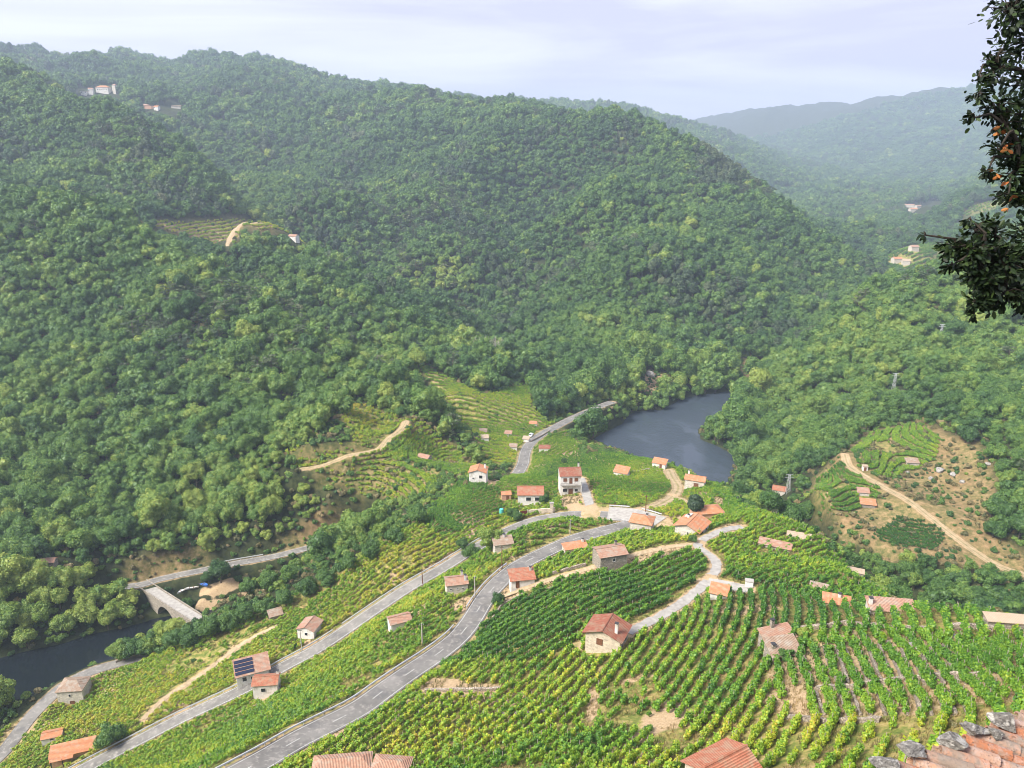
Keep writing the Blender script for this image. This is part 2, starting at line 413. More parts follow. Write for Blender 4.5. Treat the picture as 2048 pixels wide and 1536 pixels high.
class NT:
    """small helper to wire shader nodes"""
    def __init__(s, name):
        s.m, s.t = nmat(name)
        s.out = s.n('ShaderNodeOutputMaterial')
    def n(s, typ, **kw):
        nd = s.t.nodes.new(typ)
        for k, v in kw.items():
            if k in nd.inputs: nd.inputs[k].default_value = v
            else: setattr(nd, k, v)
        return nd
    def l(s, a, b): s.t.links.new(a, b)
    def noise(s, scale, detail=3, rough=0.55, coord='Object', vec=None):
        nz = s.n('ShaderNodeTexNoise')
        nz.inputs['Scale'].default_value = scale
        nz.inputs['Detail'].default_value = detail
        nz.inputs['Roughness'].default_value = rough
        if vec is None:
            if coord == 'World':
                g = s.n('ShaderNodeNewGeometry'); vec = g.outputs['Position']
            else:
                c = s.n('ShaderNodeTexCoord'); vec = c.outputs[coord]
        s.l(vec, nz.inputs['Vector'])
        return nz.outputs['Fac']
    def ramp(s, fac, stops):
        r = s.n('ShaderNodeValToRGB')
        e = r.color_ramp.elements
        while len(e) < len(stops): e.new(0.5)
        for el, (p, c) in zip(e, stops):
            el.position = p; el.color = tuple(c) + (1,)
        s.l(fac, r.inputs['Fac'])
        return r.outputs['Color']
    def mix(s, fac, a, b, mode='MIX'):
        x = s.n('ShaderNodeMix', data_type='RGBA', blend_type=mode)
        for sock, v in (('Factor', fac), ('A', a), ('B', b)):
            if hasattr(v, 'is_output'): s.l(v, x.inputs[sock])
            elif sock == 'Factor': x.inputs[sock].default_value = v
            else: x.inputs[sock].default_value = tuple(v) + (1,)
        return x.outputs['Result']
    def math(s, op, a, b=0.0, clamp=False):
        x = s.n('ShaderNodeMath', operation=op, use_clamp=clamp)
        for i, v in enumerate((a, b)):
            if hasattr(v, 'is_output'): s.l(v, x.inputs[i])
            else: x.inputs[i].default_value = v
        return x.outputs[0]
    def bump(s, h, strength=0.5, dist=0.1):
        b = s.n('ShaderNodeBump')
        b.inputs['Strength'].default_value = strength
        b.inputs['Distance'].default_value = dist
        s.l(h, b.inputs['Height'])
        return b.outputs['Normal']
    def done(s, color, rough=0.9, normal=None, spec=0.2):
        p = s.n('ShaderNodeBsdfPrincipled')
        if hasattr(color, 'is_output'): s.l(color, p.inputs['Base Color'])
        else: p.inputs['Base Color'].default_value = tuple(color) + (1,)
        if hasattr(rough, 'is_output'): s.l(rough, p.inputs['Roughness'])
        else: p.inputs['Roughness'].default_value = rough
        p.inputs['Specular IOR Level'].default_value = spec
        if normal is not None: s.l(normal, p.inputs['Normal'])
        s.l(p.outputs[0], s.out.inputs['Surface'])
        MATS[s.m.name] = s.m
        return s.m

def speckled(name, c1, c2, scale=2.0, rough=0.9, bump=0.4, c3=None, coord='Object'):
    t = NT(name)
    f = t.noise(scale, 5, 0.65, coord)
    col = t.ramp(f, [(0.3, c1), (0.68, c2)])
    if c3:
        f2 = t.noise(scale * 0.35, 4, 0.7, coord)
        k = t.ramp(f2, [(0.5, (0, 0, 0)), (0.6, (1, 1, 1))])
        col = t.mix(k, col, c3)
    return t.done(col, rough, t.bump(f, bump, 0.05))

# terrain: attribute 'zone' = (vine soil, dry slope, bare earth)
t = NT('terrain')
at = t.n('ShaderNodeAttribute'); at.attribute_name = 'zone'
sep = t.n('ShaderNodeSeparateColor'); t.l(at.outputs['Color'], sep.inputs[0])
nf = t.noise(0.06, 6, 0.7, 'World'); nm = t.noise(0.45, 5, 0.75, 'World'); ns = t.noise(2.6, 4, 0.7, 'World')
forest = t.ramp(nm, [(0.35, (0.016, 0.024, 0.010)), (0.62, (0.05, 0.06, 0.022)), (0.8, (0.10, 0.08, 0.04))])
grass = t.ramp(nm, [(0.3, (0.07, 0.11, 0.02)), (0.45, (0.16, 0.19, 0.04)), (0.57, (0.33, 0.27, 0.09)), (0.72, (0.48, 0.35, 0.17))])
dry = t.ramp(nm, [(0.30, (0.06, 0.085, 0.022)), (0.45, (0.15, 0.14, 0.05)), (0.56, (0.27, 0.20, 0.09)), (0.74, (0.42, 0.30, 0.17))])
patch = t.ramp(nf, [(0.45, (0, 0, 0)), (0.7, (1, 1, 1))])
dry = t.mix(t.math('MULTIPLY', patch, 0.6), dry, (0.27, 0.15, 0.085))
bare = t.ramp(ns, [(0.3, (0.34, 0.23, 0.12)), (0.7, (0.56, 0.42, 0.26))])
col = t.mix(sep.outputs[0], forest, grass)
col = t.mix(sep.outputs[1], col, dry)
bf = t.math('MULTIPLY', t.math('ADD', t.math('MULTIPLY', sep.outputs[2], 2.0), t.math('SUBTRACT', nm, 1.0)), 2.5, True)
col = t.mix(bf, col, bare)
hsum = t.math('ADD', nm, t.math('MULTIPLY', ns, 0.4))
M_TERRAIN = t.done(col, 0.95, t.bump(hsum, 0.8, 0.5))

def leaf_material(name, stops, patch=0.25, trans=0.25, island=0.5):
    """foliage: colour by the plant's own tint, by leaf clump and by the stand it grows in"""
    t = NT(name)
    a = t.n('ShaderNodeAttribute', attribute_type='INSTANCER'); a.attribute_name = 'tint'
    g = t.n('ShaderNodeNewGeometry')
    nz = t.noise(0.02, 3, 0.6, 'World')
    f = t.math('ADD', a.outputs['Fac'], t.math('MULTIPLY', t.math('SUBTRACT', nz, 0.5), patch * 2.5))
    f = t.math('ADD', f, t.math('MULTIPLY', t.math('SUBTRACT', g.outputs['Random Per Island'], 0.5), island), True)
    col = t.ramp(f, stops)
    d = t.n('ShaderNodeBsdfDiffuse'); tr = t.n('ShaderNodeBsdfTranslucent'); gl = t.n('ShaderNodeBsdfGlossy')
    t.l(col, d.inputs['Color'])
    c2 = t.mix(1.0, col, (1.0, 1.0, 0.55), 'MULTIPLY'); t.l(c2, tr.inputs['Color'])
    gl.inputs['Roughness'].default_value = 0.5; gl.inputs['Color'].default_value = (0.8, 0.85, 0.9, 1)
    m1 = t.n('ShaderNodeMixShader'); m1.inputs[0].default_value = trans
    t.l(d.outputs[0], m1.inputs[1]); t.l(tr.outputs[0], m1.inputs[2])
    m2 = t.n('ShaderNodeMixShader'); m2.inputs[0].default_value = 0.035
    t.l(m1.outputs[0], m2.inputs[1]); t.l(gl.outputs[0], m2.inputs[2])
    t.l(m2.outputs[0], t.out.inputs['Surface'])
    return t.m
M_LEAF = leaf_material('broadleaf', [(0.0, (0.028, 0.078, 0.020)), (0.35, (0.076, 0.165, 0.030)), (0.65, (0.150, 0.255, 0.038)), (1.0, (0.30, 0.36, 0.06))], .26, .2, island=.45)
M_PINE = leaf_material('pine_needles', [(0.0, (0.030, 0.060, 0.028)), (0.5, (0.075, 0.115, 0.045)), (1.0, (0.17, 0.19, 0.09))], 0.15, 0.1)
M_VINE = leaf_material('vine_leaf', [(0.0, (0.034, 0.115, 0.014)), (0.3, (0.095, 0.235, 0.016)), (0.58, (0.225, 0.38, 0.022)), (0.85, (0.44, 0.48, 0.03)), (1.0, (0.58, 0.44, 0.06))], 0.25, 0.3, 0.4)
M_DRYLEAF = leaf_material('dry_bush', [(0.0, (0.07, 0.09, 0.03)), (0.5, (0.20, 0.17, 0.07)), (1.0, (0.36, 0.26, 0.12))], 0.2, 0.1)
M_BARK = speckled('bark', (0.06, 0.045, 0.03), (0.17, 0.14, 0.11), 3.0)
M_PALEBARK = speckled('pale_bark', (0.32, 0.29, 0.25), (0.50, 0.46, 0.40), 3.0)

# water
t = NT('river_water')
g = t.n('ShaderNodeNewGeometry')
mpn = t.n('ShaderNodeMapping'); mpn.inputs['Scale'].default_value = (1.0, 0.55, 1.0); mpn.inputs['Rotation'].default_value = (0, 0, 0.5)
t.l(g.outputs['Position'], mpn.inputs['Vector'])
w1 = t.noise(1.1, 4, 0.7, vec=mpn.outputs[0])
w2 = t.noise(0.05, 3, 0.6, vec=mpn.outputs[0])
streak = t.ramp(w2, [(0.42, (0.05, 0.05, 0.05)), (0.58, (1, 1, 1))])
sx3 = t.n('ShaderNodeSeparateXYZ'); t.l(g.outputs['Position'], sx3.inputs[0])
open_ = t.math('ADD', t.math('MULTIPLY', t.math('ADD', sx3.outputs[0], 90.0), 0.012), 0.04, True)
hh = t.math('MULTIPLY', w1, t.math('MULTIPLY', open_, t.math('ADD', t.math('MULTIPLY', streak, 0.8), 0.2)))
M_WATER = t.done(t.mix(open_, (0.008, 0.012, 0.016), (0.045, 0.060, 0.080)), 0.12, t.bump(hh, 1.0, 0.5), 0.26)  # paler base colour on the open bend stands in for reflected sky

# ------------------------------------------------------------------ mesh helpers
def tag(o, label=None, cat=None, group=None, kind=None):
    if label: o['label'] = label
    if cat: o['category'] = cat
    if group: o['group'] = group
    if kind: o['kind'] = kind
    return o

def np_mesh(name, V, F, mats=(), fm=None, smooth=False):
    """V: (n,3); F: list of faces or int array (m,k)"""
    me = bpy.data.meshes.new(name)
    V = np.asarray(V, np.float32)
    if isinstance(F, np.ndarray):
        m, k = F.shape
        flat = F.astype(np.int32).ravel(); starts = np.arange(m, dtype=np.int32) * k
    else:
        m = len(F)
        starts = np.cumsum([0] + [len(f) for f in F[:-1]]).astype(np.int32) if m else np.zeros(0, np.int32)
        flat = np.array([i for f in F for i in f], np.int32)
    me.vertices.add(len(V)); me.vertices.foreach_set('co', V.ravel())
    me.loops.add(len(flat)); me.loops.foreach_set('vertex_index', flat)
    me.polygons.add(m); me.polygons.foreach_set('loop_start', starts)
    me.polygons.foreach_set('use_smooth', np.full(m, bool(smooth)))
    for mt in mats: me.materials.append(mt)
    if fm is not None: me.polygons.foreach_set('material_index', np.asarray(fm, np.int32))
    me.update(calc_edges=True)
    return me

def link(name, me, parent=None, loc=None):
    o = bpy.data.objects.new(name, me)
    COL.objects.link(o)
    if parent is not None: o.parent = parent
    if loc is not None: o.location = loc
    return o

def empty(name, loc, rz=0.0):
    o = bpy.data.objects.new(name, None)
    o.empty_display_size = 0.5
    COL.objects.link(o)
    o.location = loc; o.rotation_euler = (0, 0, rz)
    return o

class MB:
    """collects boxes, prisms and tubes in one mesh"""
    def __init__(s): s.V, s.F = [], []
    def add(s, V, F):
        b = len(s.V); s.V += [tuple(v) for v in V]; s.F += [tuple(i + b for i in f) for f in F]; return s
    def box(s, x0, x1, y0, y1, z0, z1):
        return s.add([(x0,y0,z0),(x1,y0,z0),(x1,y1,z0),(x0,y1,z0),(x0,y0,z1),(x1,y0,z1),(x1,y1,z1),(x0,y1,z1)],
                     [(0,3,2,1),(4,5,6,7),(0,1,5,4),(1,2,6,5),(2,3,7,6),(3,0,4,7)])
    def slab(s, quad, th):
        """quad (4 pts, ccw from above) thickened downwards"""
        q = [Vector(p) for p in quad]
        n = (q[1] - q[0]).cross(q[2] - q[0]).normalized()
        lo = [p - n * th for p in q]
        return s.add(q + lo, [(0,1,2,3),(7,6,5,4),(0,4,5,1),(1,5,6,2),(2,6,7,3),(3,7,4,0)])
    def tube(s, pts, rad, n=6, cap=True):
        pts = [Vector(p) for p in pts]
        if not hasattr(rad, '__len__'): rad = [rad] * len(pts)
        b = len(s.V)
        for i, p in enumerate(pts):
            d = (pts[min(i + 1, len(pts) - 1)] - pts[max(i - 1, 0)]).normalized()
            up = Vector((0, 0, 1)) if abs(d.z) < 0.9 else Vector((1, 0, 0))
            u = d.cross(up).normalized(); v = d.cross(u)
            for k in range(n):
                a = 2 * math.pi * k / n
                s.V.append(tuple(p + (u * math.cos(a) + v * math.sin(a)) * rad[i]))
        for i in range(len(pts) - 1):
            for k in range(n):
                s.F.append((b + i * n + k, b + i * n + (k + 1) % n, b + (i + 1) * n + (k + 1) % n, b + (i + 1) * n + k))
        if cap:
            s.F.append(tuple(b + k for k in range(n))[::-1]); e = b + (len(pts) - 1) * n
            s.F.append(tuple(e + k for k in range(n)))
        return s
    def build(s, name, mat, parent=None, loc=None, smooth=False):
        me = np_mesh(name, s.V, s.F, [mat], smooth=smooth)
        return link(name, me, parent, loc)

# ------------------------------------------------------------------ land use, drawn where the surveyed slopes lie
SPUR = fpoly([(-60,1600),(-60,1500),(60,1430),(110,1400),(175,1360),(232,1334),(330,1306),(480,1248),(560,1206),(690,1140),(780,1080),(850,1035),(890,990),(935,972),(1000,962),(1035,940),(1046,912),(1062,893),
              (1130,862),(1152,890),(1160,912),(1230,909),(1292,910),(1340,925,330),(1400,958,315),(1470,1000,285),(1520,1022,262),(1590,1050,238),(1650,1088,218),(1735,1148,192),(1795,1218,166),(1900,1224,150),(2048,1232,136),(2100,1236,132),(2100,1545,80),(1700,1580),(1000,1580)], 60, 420)
F_MAIN = fpoly([(985,1225),(1015,1196),(1100,1166),(1190,1152),(1260,1124),(1330,1108),(1395,1102),(1414,1120),(1412,1146),(1385,1178),(1330,1215),(1270,1245),(1240,1240),(1165,1250),(1150,1300),(1060,1330),(960,1320),(860,1340),(800,1368),(870,1325),(935,1268),(966,1236)], 60, 420)
F_WALLS = fpoly([(1600,1300),(1700,1262),(1830,1270),(1960,1290),(2060,1300),(2060,1400),(1900,1420),(1760,1440),(1610,1440),(1540,1400),(1530,1340)], 60, 200)
F_GRASS = fpoly([(935,955),(980,962),(1005,990),(1008,1020),(960,1050),(880,1075),(850,1050),(860,1010),(900,985)], 150, 400)
R_A = fpoly([(1702,902),(1740,868),(1820,850),(1880,875),(1872,915),(1800,950),(1770,960),(1715,935)], 250, 450)
R_B = fpoly([(1630,965),(1688,925),(1740,962),(1762,985),(1708,1030),(1655,1038),(1628,1000)], 250, 450)
R_C = fpoly([(1742,1078),(1795,1034),(1840,1040),(1896,1070),(1868,1104),(1790,1092)], 220, 450)
R_DRY = fpoly([(1622,960),(1690,900),(1735,862),(1830,845),(1900,868),(1960,880),(1995,960),(1990,1010),(1975,1060),(2060,1110),(2090,1160),(1990,1150),(1880,1120),(1760,1118),(1680,1090),(1640,1050)], 220, 460)
K_A = fpoly([(772,888),(812,858),(862,878),(925,912),(968,946),(905,952),(850,948),(800,938),(785,915)], 270, 380)
K_B = fpoly([(668,812),(735,812),(795,832),(792,860),(765,885),(710,888)], 300, 420)
K_DRY = fpoly([(540,915),(620,905),(715,895),(770,880),(800,838),(870,862),(975,948),(930,950),(880,960),(860,985),(800,1000),(700,980),(620,950)], 270, 420)
V_A = fpoly([(818,728),(870,745),(930,770),(960,790),(1060,770),(1062,812),(1120,850),(1100,868),(1052,900),(1040,930),(985,930),(960,895),(925,850),(880,790)], 300, 560)
V_B = fpoly([(1062,892),(1135,856),(1158,890),(1150,912),(1060,912)], 300, 460)
C_A = fpoly([(250,437),(300,447),(480,440),(500,424),(560,440),(650,480),(600,480),(520,462),(480,452),(470,492),(420,484),(330,462)], 540, 760)
C_B = fpoly([(1770,515),(1810,496),(1870,488),(1900,500),(1850,530),(1780,545)], 800, 1150)
C_C = fpoly([(1895,440),(1960,410),(2060,380),(2060,392),(1960,425)], 900, 1500)
YARD = fpoly([(400,1180),(430,1168),(480,1162),(478,1176),(430,1190),(395,1196)], 240, 320)
BANKSAND = fpoly([(385,1222),(390,1206),(440,1200),(500,1186),(498,1200),(430,1216)], 230, 320)
SCREE = fpoly([(1272,778),(1284,748),(1296,736),(1318,742),(1340,752),(1352,768),(1328,776),(1310,792),(1290,784)], 420, 640)
SCREE2 = fpoly([(1480,720),(1530,722),(1510,750),(1485,765)], 420, 640)
ROADBANK = fpoly([(262,1160),(255,1130),(330,1105),(400,1095),(420,1110),(400,1135),(310,1155)], 260, 330)
L_CUT = fpoly([(640,1020),(700,1060),(780,1050),(760,1080),(600,1100),(540,1100)], 240, 330)

def mask(poly, edge=0.0):
    x, y = np.array(poly).T
    m = (GX > x.min() - 5) & (GX < x.max() + 5) & (GY > y.min() - 5) & (GY < y.max() + 5)
    out = np.zeros(GX.shape, np.float32)
    ix = np.nonzero(m)
    jx = fbm(GX[ix], GY[ix], 9, 31) * 3
    out[ix] = in_poly(GX[ix] + jx, GY[ix] + jx, poly)
    return out
ZV = np.zeros(GX.shape, np.float32); ZD = ZV.copy(); ZB = ZV.copy()
for p in (SPUR, V_A, V_B, K_B, F_GRASS, C_B, C_C): ZV = np.maximum(ZV, mask(p))
for p in (R_DRY, K_DRY, R_A, R_B, C_A, SCREE, SCREE2, ROADBANK, L_CUT): ZD = np.maximum(ZD, mask(p))
for p in (R_C,): ZD = np.maximum(ZD, mask(p) * 0.6)
ZD *= 1 - .45 * (mask(K_DRY) > .5); ZV = np.maximum(ZV, .5 * mask(K_DRY))
for p in (K_A, R_A, R_B): m_ = mask(p) > .5; ZD[m_] = .35; ZV[m_] = 1
for p in (YARD, BANKSAND): ZB = np.maximum(ZB, mask(p))
ZB = np.maximum(ZB, mask(SCREE) * 0.38); ZB = np.maximum(ZB, mask(SCREE2) * 0.2)
ZB = np.maximum(ZB, mask(F_WALLS) * 0.42); ZB = np.maximum(ZB, mask(C_A) * 0.34); ZB = np.maximum(ZB, mask(C_B) * 0.25)
BARE = [  # worn earth round the houses and along the tracks (pixel outline of the ground)
 [(1255,1118),(1300,1100),(1385,1088),(1395,1100),(1330,1112),(1262,1132)],
 [(1425,1062),(1460,1045),(1490,1050),(1495,1062),(1440,1075)],
 [(1190,1060),(1215,1050),(1262,1048),(1270,1060),(1225,1066)],
 [(965,958),(1010,958),(1000,972),(975,972)],
 [(1000,1200),(1050,1186),(1120,1170),(1110,1180),(1020,1204),(985,1240)],
 [(1580,1380),(1600,1368),(1620,1420),(1590,1430)],
 [(1245,1356),(1300,1350),(1308,1356),(1260,1362)],
 [(1185,1365),(1200,1400),(1175,1450),(1165,1440)],
 [(1120,992),(1165,994),(1172,1018),(1118,1020)],
 [(600,1290),(680,1270),(640,1300),(610,1310)],
 [(1434,990),(1452,1000),(1450,1015),(1425,1010)],
 [(670,1466),(712,1450),(700,1478),(672,1480)],
 [(905,1210),(935,1190),(950,1205),(930,1225)],
 [(825,1365),(900,1362),(1000,1375),(990,1388),(850,1380)],
]
for p in BARE: ZB = np.maximum(ZB, mask(fpoly(p, 60, 420)) * 0.95)
_sp = mask(SPUR)
ZB = np.maximum(ZB, _sp * np.clip((fbm(GX, GY, 12, 77) - 0.26) * 3.0, 0, 0.5).astype(np.float32))
for k, S in PATHS.items():
    if k in TW:
        m = (GX > S[:, 0].min() - 8) & (GX < S[:, 0].max() + 8) & (GY > S[:, 1].min() - 8) & (GY < S[:, 1].max() + 8)
        d = seg_dist(GX[m], GY[m], S[::4])
        ZB[m] = np.maximum(ZB[m], np.clip(0.95 - (d - TW[k]) / 1.0, 0, .62))
    else:
        m = (GX > S[:, 0].min() - 8) & (GX < S[:, 0].max() + 8) & (GY > S[:, 1].min() - 8) & (GY < S[:, 1].max() + 8)
        d = seg_dist(GX[m], GY[m], S[::4])
        ZB[m] = np.maximum(ZB[m], np.clip(0.9 - (d - RW[k] - 0.2) / 1.2, 0, 0.42))

# distance to roads and tracks, kept for planting
RD = np.full(GX.shape, 99.0, np.float32)
for k, S in PATHS.items():
    hw = RW.get(k, TW.get(k))
    m = (GX > S[:, 0].min() - 30) & (GX < S[:, 0].max() + 30) & (GY > S[:, 1].min() - 30) & (GY < S[:, 1].max() + 30)
    RD[m] = np.minimum(RD[m], seg_dist(GX[m], GY[m], S[::4]) - hw)

# stepped terraces where the photograph shows them
STEP = np.zeros(GX.shape, np.float32)
def terrace(poly, h, skip=()):
    global GZ, ZB
    m = (mask(poly) > 0.5) & (RD > 2.0)
    for q in skip: m &= ~(mask(q) > .5)
    m &= SLOPE > .15
    z = GZ[m] / h
    f = z - np.floor(z)
    g = np.where(f < 0.72, f * 0.3, 0.216 + (f - 0.72) / 0.28 * 0.784)
    GZ[m] = (np.floor(z) + g) * h
    STEP[m] = (f > 0.7)
sx_ = H(GX + 2, GY) - H(GX - 2, GY); sy_ = H(GX, GY + 2) - H(GX, GY - 2)
SLOPE = np.hypot(sx_, sy_) / 4
for p, h in ((F_GRASS, 1.1), (R_A, 1.0), (R_B, 1.0), (K_A, .9), (K_DRY, 1.6), (C_A, 2.4), (V_A, 1.5)):
    GZ0 = GZ.copy()
    terrace(p, h, (K_A,) if p is K_DRY else ())
ZB = np.maximum(ZB, STEP * 0.45)
def soften(G, n=2):
    for _ in range(n):
        G = G.copy()
        G[1:-1] = (G[:-2] + 2 * G[1:-1] + G[2:]) / 4
        G[:, 1:-1] = (G[:, :-2] + 2 * G[:, 1:-1] + G[:, 2:]) / 4
    return G
ZVs, ZDs, ZBs = soften(ZV, 6), soften(ZD, 10), soften(ZB, 1)

rows, cols = GX.shape
V = np.stack([GX, GY, GZ], -1).reshape(-1, 3)
ii = np.arange(rows * cols).reshape(rows, cols)
F = np.stack([ii[:-1, :-1], ii[:-1, 1:], ii[1:, 1:], ii[1:, :-1]], -1).reshape(-1, 4)
me = np_mesh('terrain', V, F, [M_TERRAIN], smooth=True)
ca = me.color_attributes.new('zone', 'FLOAT_COLOR', 'POINT')
ca.data.foreach_set('color', np.stack([ZVs, ZDs, ZBs, np.ones_like(ZV)], -1).astype(np.float32).ravel())
terrain = link('terrain', me)
tag(terrain, 'steep valley slopes under vineyards and forest', 'ground', kind='structure')

# water sheet
wx, wy = [-700, 800], [-60, 1000]
me = np_mesh('river', [(-700,-60,0),(800,-60,0),(800,1000,0),(-700,1000,0)], [(0,1,2,3)], [M_WATER])
river = link('river', me)
tag(river, 'dark slow river winding round the foot of the vineyard spur', 'river', kind='structure')

# ------------------------------------------------------------------ roads
t = NT('asphalt')
f1 = t.noise(0.9, 4, 0.7, 'World'); f2 = t.noise(9.0, 3, 0.7, 'World'); f3 = t.noise(0.12, 4, 0.7, 'World')
c = t.ramp(f3, [(0.35, (0.135, 0.13, 0.12)), (0.65, (0.23, 0.22, 0.20))])
c = t.mix(t.ramp(f1, [(0.52, (0, 0, 0)), (0.66, (0.8, 0.8, 0.8))]), c, (0.33, 0.31, 0.28))
c = t.mix(t.ramp(t.noise(0.25, 2, .4, 'World'), [(0.62, (0, 0, 0)), (0.63, (0.45, 0.45, 0.45))]), c, (0.12, 0.12, 0.12))
M_ASPHALT = t.done(c, 0.85, t.bump(f2, 0.2, 0.02))
M_CONCRETE = speckled('concrete', (0.26, 0.245, 0.22), (0.43, 0.41, 0.37), 0.8, coord='World')
M_DIRT = speckled('dirt', (0.28, 0.21, 0.12), (0.50, 0.39, 0.25), 0.9, coord='World')
M_PAINT = speckled('road_paint', (0.30, 0.30, 0.28), (0.62, 0.62, 0.58), 1.5, coord='World')

def normals2(S):
    T = np.gradient(S[:, :2], axis=0)
    T /= np.linalg.norm(T, axis=1)[:, None] + 1e-9
    return np.c_[-T[:, 1], T[:, 0]]

def ribbon(name, S, offs, dz, mat, jitter=0.0, parent=None, kind='structure', label=None):
    N = normals2(S)
    k = len(offs)
    P = np.zeros((len(S), k, 3))
    for j, o in enumerate(offs):
        oo = o + (rng.normal(0, jitter, len(S)) if jitter and j in (0, k - 1) else 0)
        P[:, j, :2] = S[:, :2] + N * np.reshape(oo, (-1, 1) if np.ndim(oo) else (1, 1))
        P[:, j, 2] = S[:, 2] + dz
    idx = np.arange(len(S) * k).reshape(len(S), k)
    Fq = np.stack([idx[:-1, :-1], idx[:-1, 1:], idx[1:, 1:], idx[1:, :-1]], -1).reshape(-1, 4)[:, ::-1]
    o = link(name, np_mesh(name, P.reshape(-1, 3), Fq, [mat], smooth=True), parent)
    if parent is None: tag(o, label, 'road', kind=kind)
    return o
NAMES = {'upper': 'grey asphalt road climbing past the lower houses to the left', 'middle': 'narrower asphalt road lower down the slope', 'village': 'wide concrete forecourt of the hairpin bend',
         'river': 'asphalt lane beside the dark river', 'bank': 'far bank road leading to the old bridge', 'bend': 'asphalt road following the river bend'}
for k in ROADS:
    w = RW[k]; S = PATHS[k]
    conc = k == 'village'
    r = ribbon('road' if not conc else 'road_junction', S, (-w, -w / 2, 0, w / 2, w), 0.16 if not conc else 0.20, M_CONCRETE if conc else M_ASPHALT, label=NAMES[k])
    if k in ('upper', 'bend', 'bank', 'middle'):
        for sgn in (-1, 1):
            ribbon('edge_line', S, (sgn * (w - 0.42) - 0.07, sgn * (w - 0.42) + 0.07), 0.19, M_PAINT, parent=r)
    if k in ('upper', 'bend'):
        # broken centre line
        segs = [S[i:i + 4] for i in range(4, len(S) - 8, 10)]
        V_, F_ = [], []
        for sg in segs:
            n = normals2(sg); b = len(V_)
            for q in range(len(sg)):
                for o_ in (-0.07, 0.07): V_.append((sg[q, 0] + n[q, 0] * o_, sg[q, 1] + n[q, 1] * o_, sg[q, 2] + 0.19))
            for q in range(len(sg) - 1): F_.append((b + 2 * q, b + 2 * q + 2, b + 2 * q + 3, b + 2 * q + 1)[::-1])
        link('centre_line', np_mesh('centre_line', V_, F_, [M_PAINT]), r)
TN = {'lane': 'pale concrete farm lane winding between the vines', 'spur_lane': 'pale concrete turning place at the top of the lane', 'driveway': 'steep grey concrete driveway beside the tall village house',
      'village_track': 'dirt track curving round the vines behind the village', 'side_track': 'dirt track branching down beside the dark conifer', 'slope_path': 'bare dirt path across the lower vineyard slope',
      'hill_track': 'two rut dirt track across the dry hillside on the right', 'left_track': 'dirt track over the terraced knoll on the left', 'clearing_track': 'dirt track in the high forest clearing', 'yard_track': 'narrow dirt track to the stone houses'}
t = NT('rutted_track')
uvn = t.noise(0.5, 4, .7, 'World'); sp_ = t.n('ShaderNodeAttribute'); sp_.attribute_name = 'across'
rut = t.ramp(sp_.outputs['Fac'], [(0.0, (0, 0, 0)), (0.12, (1, 1, 1)), (0.34, (1, 1, 1)), (0.46, (0, 0, 0)), (0.54, (0, 0, 0)), (0.66, (1, 1, 1)), (0.88, (1, 1, 1)), (1.0, (0, 0, 0))])
verge = t.ramp(uvn, [(.35, (.15, .15, .05)), (.65, (.36, .28, .14))]); soil = t.ramp(uvn, [(.3, (.30, .22, .13)), (.7, (.50, .39, .26))])
M_RUTS = t.done(t.mix(t.math('MULTIPLY', rut, .85), verge, soil), .95)
for k in TRACKS:
    w = TW[k]
    if k in ('hill_track', 'village_track', 'left_track', 'side_track'):
        r = ribbon('track', PATHS[k], (-w, -w * .5, 0, w * .5, w), 0.10, M_RUTS, 0.15, label=TN[k])
        a_ = r.data.attributes.new('across', 'FLOAT', 'POINT'); a_.data.foreach_set('value', np.tile(np.linspace(0, 1, 5), len(PATHS[k])).astype(np.float32))
        continue
    ribbon('lane' if 'lane' in k or k == 'driveway' else 'track', PATHS[k], (-w, 0, w), 0.10, M_CONCRETE if k in ('lane', 'spur_lane', 'driveway') else M_DIRT, 0.12, label=TN[k])
    if k in ('hill_track', 'village_track', 'left_track'):
        bpy.data.objects.remove(COL.objects[-1]) if False else None

# ------------------------------------------------------------------ plants
ICO_V = None
def ico():
    p = (1 + 5 ** .5) / 2
    v = np.array([(-1,p,0),(1,p,0),(-1,-p,0),(1,-p,0),(0,-1,p),(0,1,p),(0,-1,-p),(0,1,-p),(p,0,-1),(p,0,1),(-p,0,-1),(-p,0,1)], float)
    v /= np.linalg.norm(v[0])
    f = [(0,11,5),(0,5,1),(0,1,7),(0,7,10),(0,10,11),(1,5,9),(5,11,4),(11,10,2),(10,7,6),(7,1,8),(3,9,4),(3,4,2),(3,2,6),(3,6,8),(3,8,9),(4,9,5),(2,4,11),(6,2,10),(8,6,7),(9,8,1)]
    return v, f

def leaf_quads(P, N, size, g, bend=0.25, asp=0.7):
    """one bent rhombic leaf clump per point"""
    n = len(P)
    a = g.normal(size=(n, 3))
    U = np.cross(N, a); U /= np.linalg.norm(U, axis=1)[:, None] + 1e-9
    W = np.cross(N, U)
    s = (size * g.uniform(0.6, 1.35, n))[:, None]
    V = np.stack([P + U * s, P + W * s * asp + N * s * bend * .4, P - U * s, P - W * s * asp - N * s * bend], 1)
    return V.reshape(-1, 3)

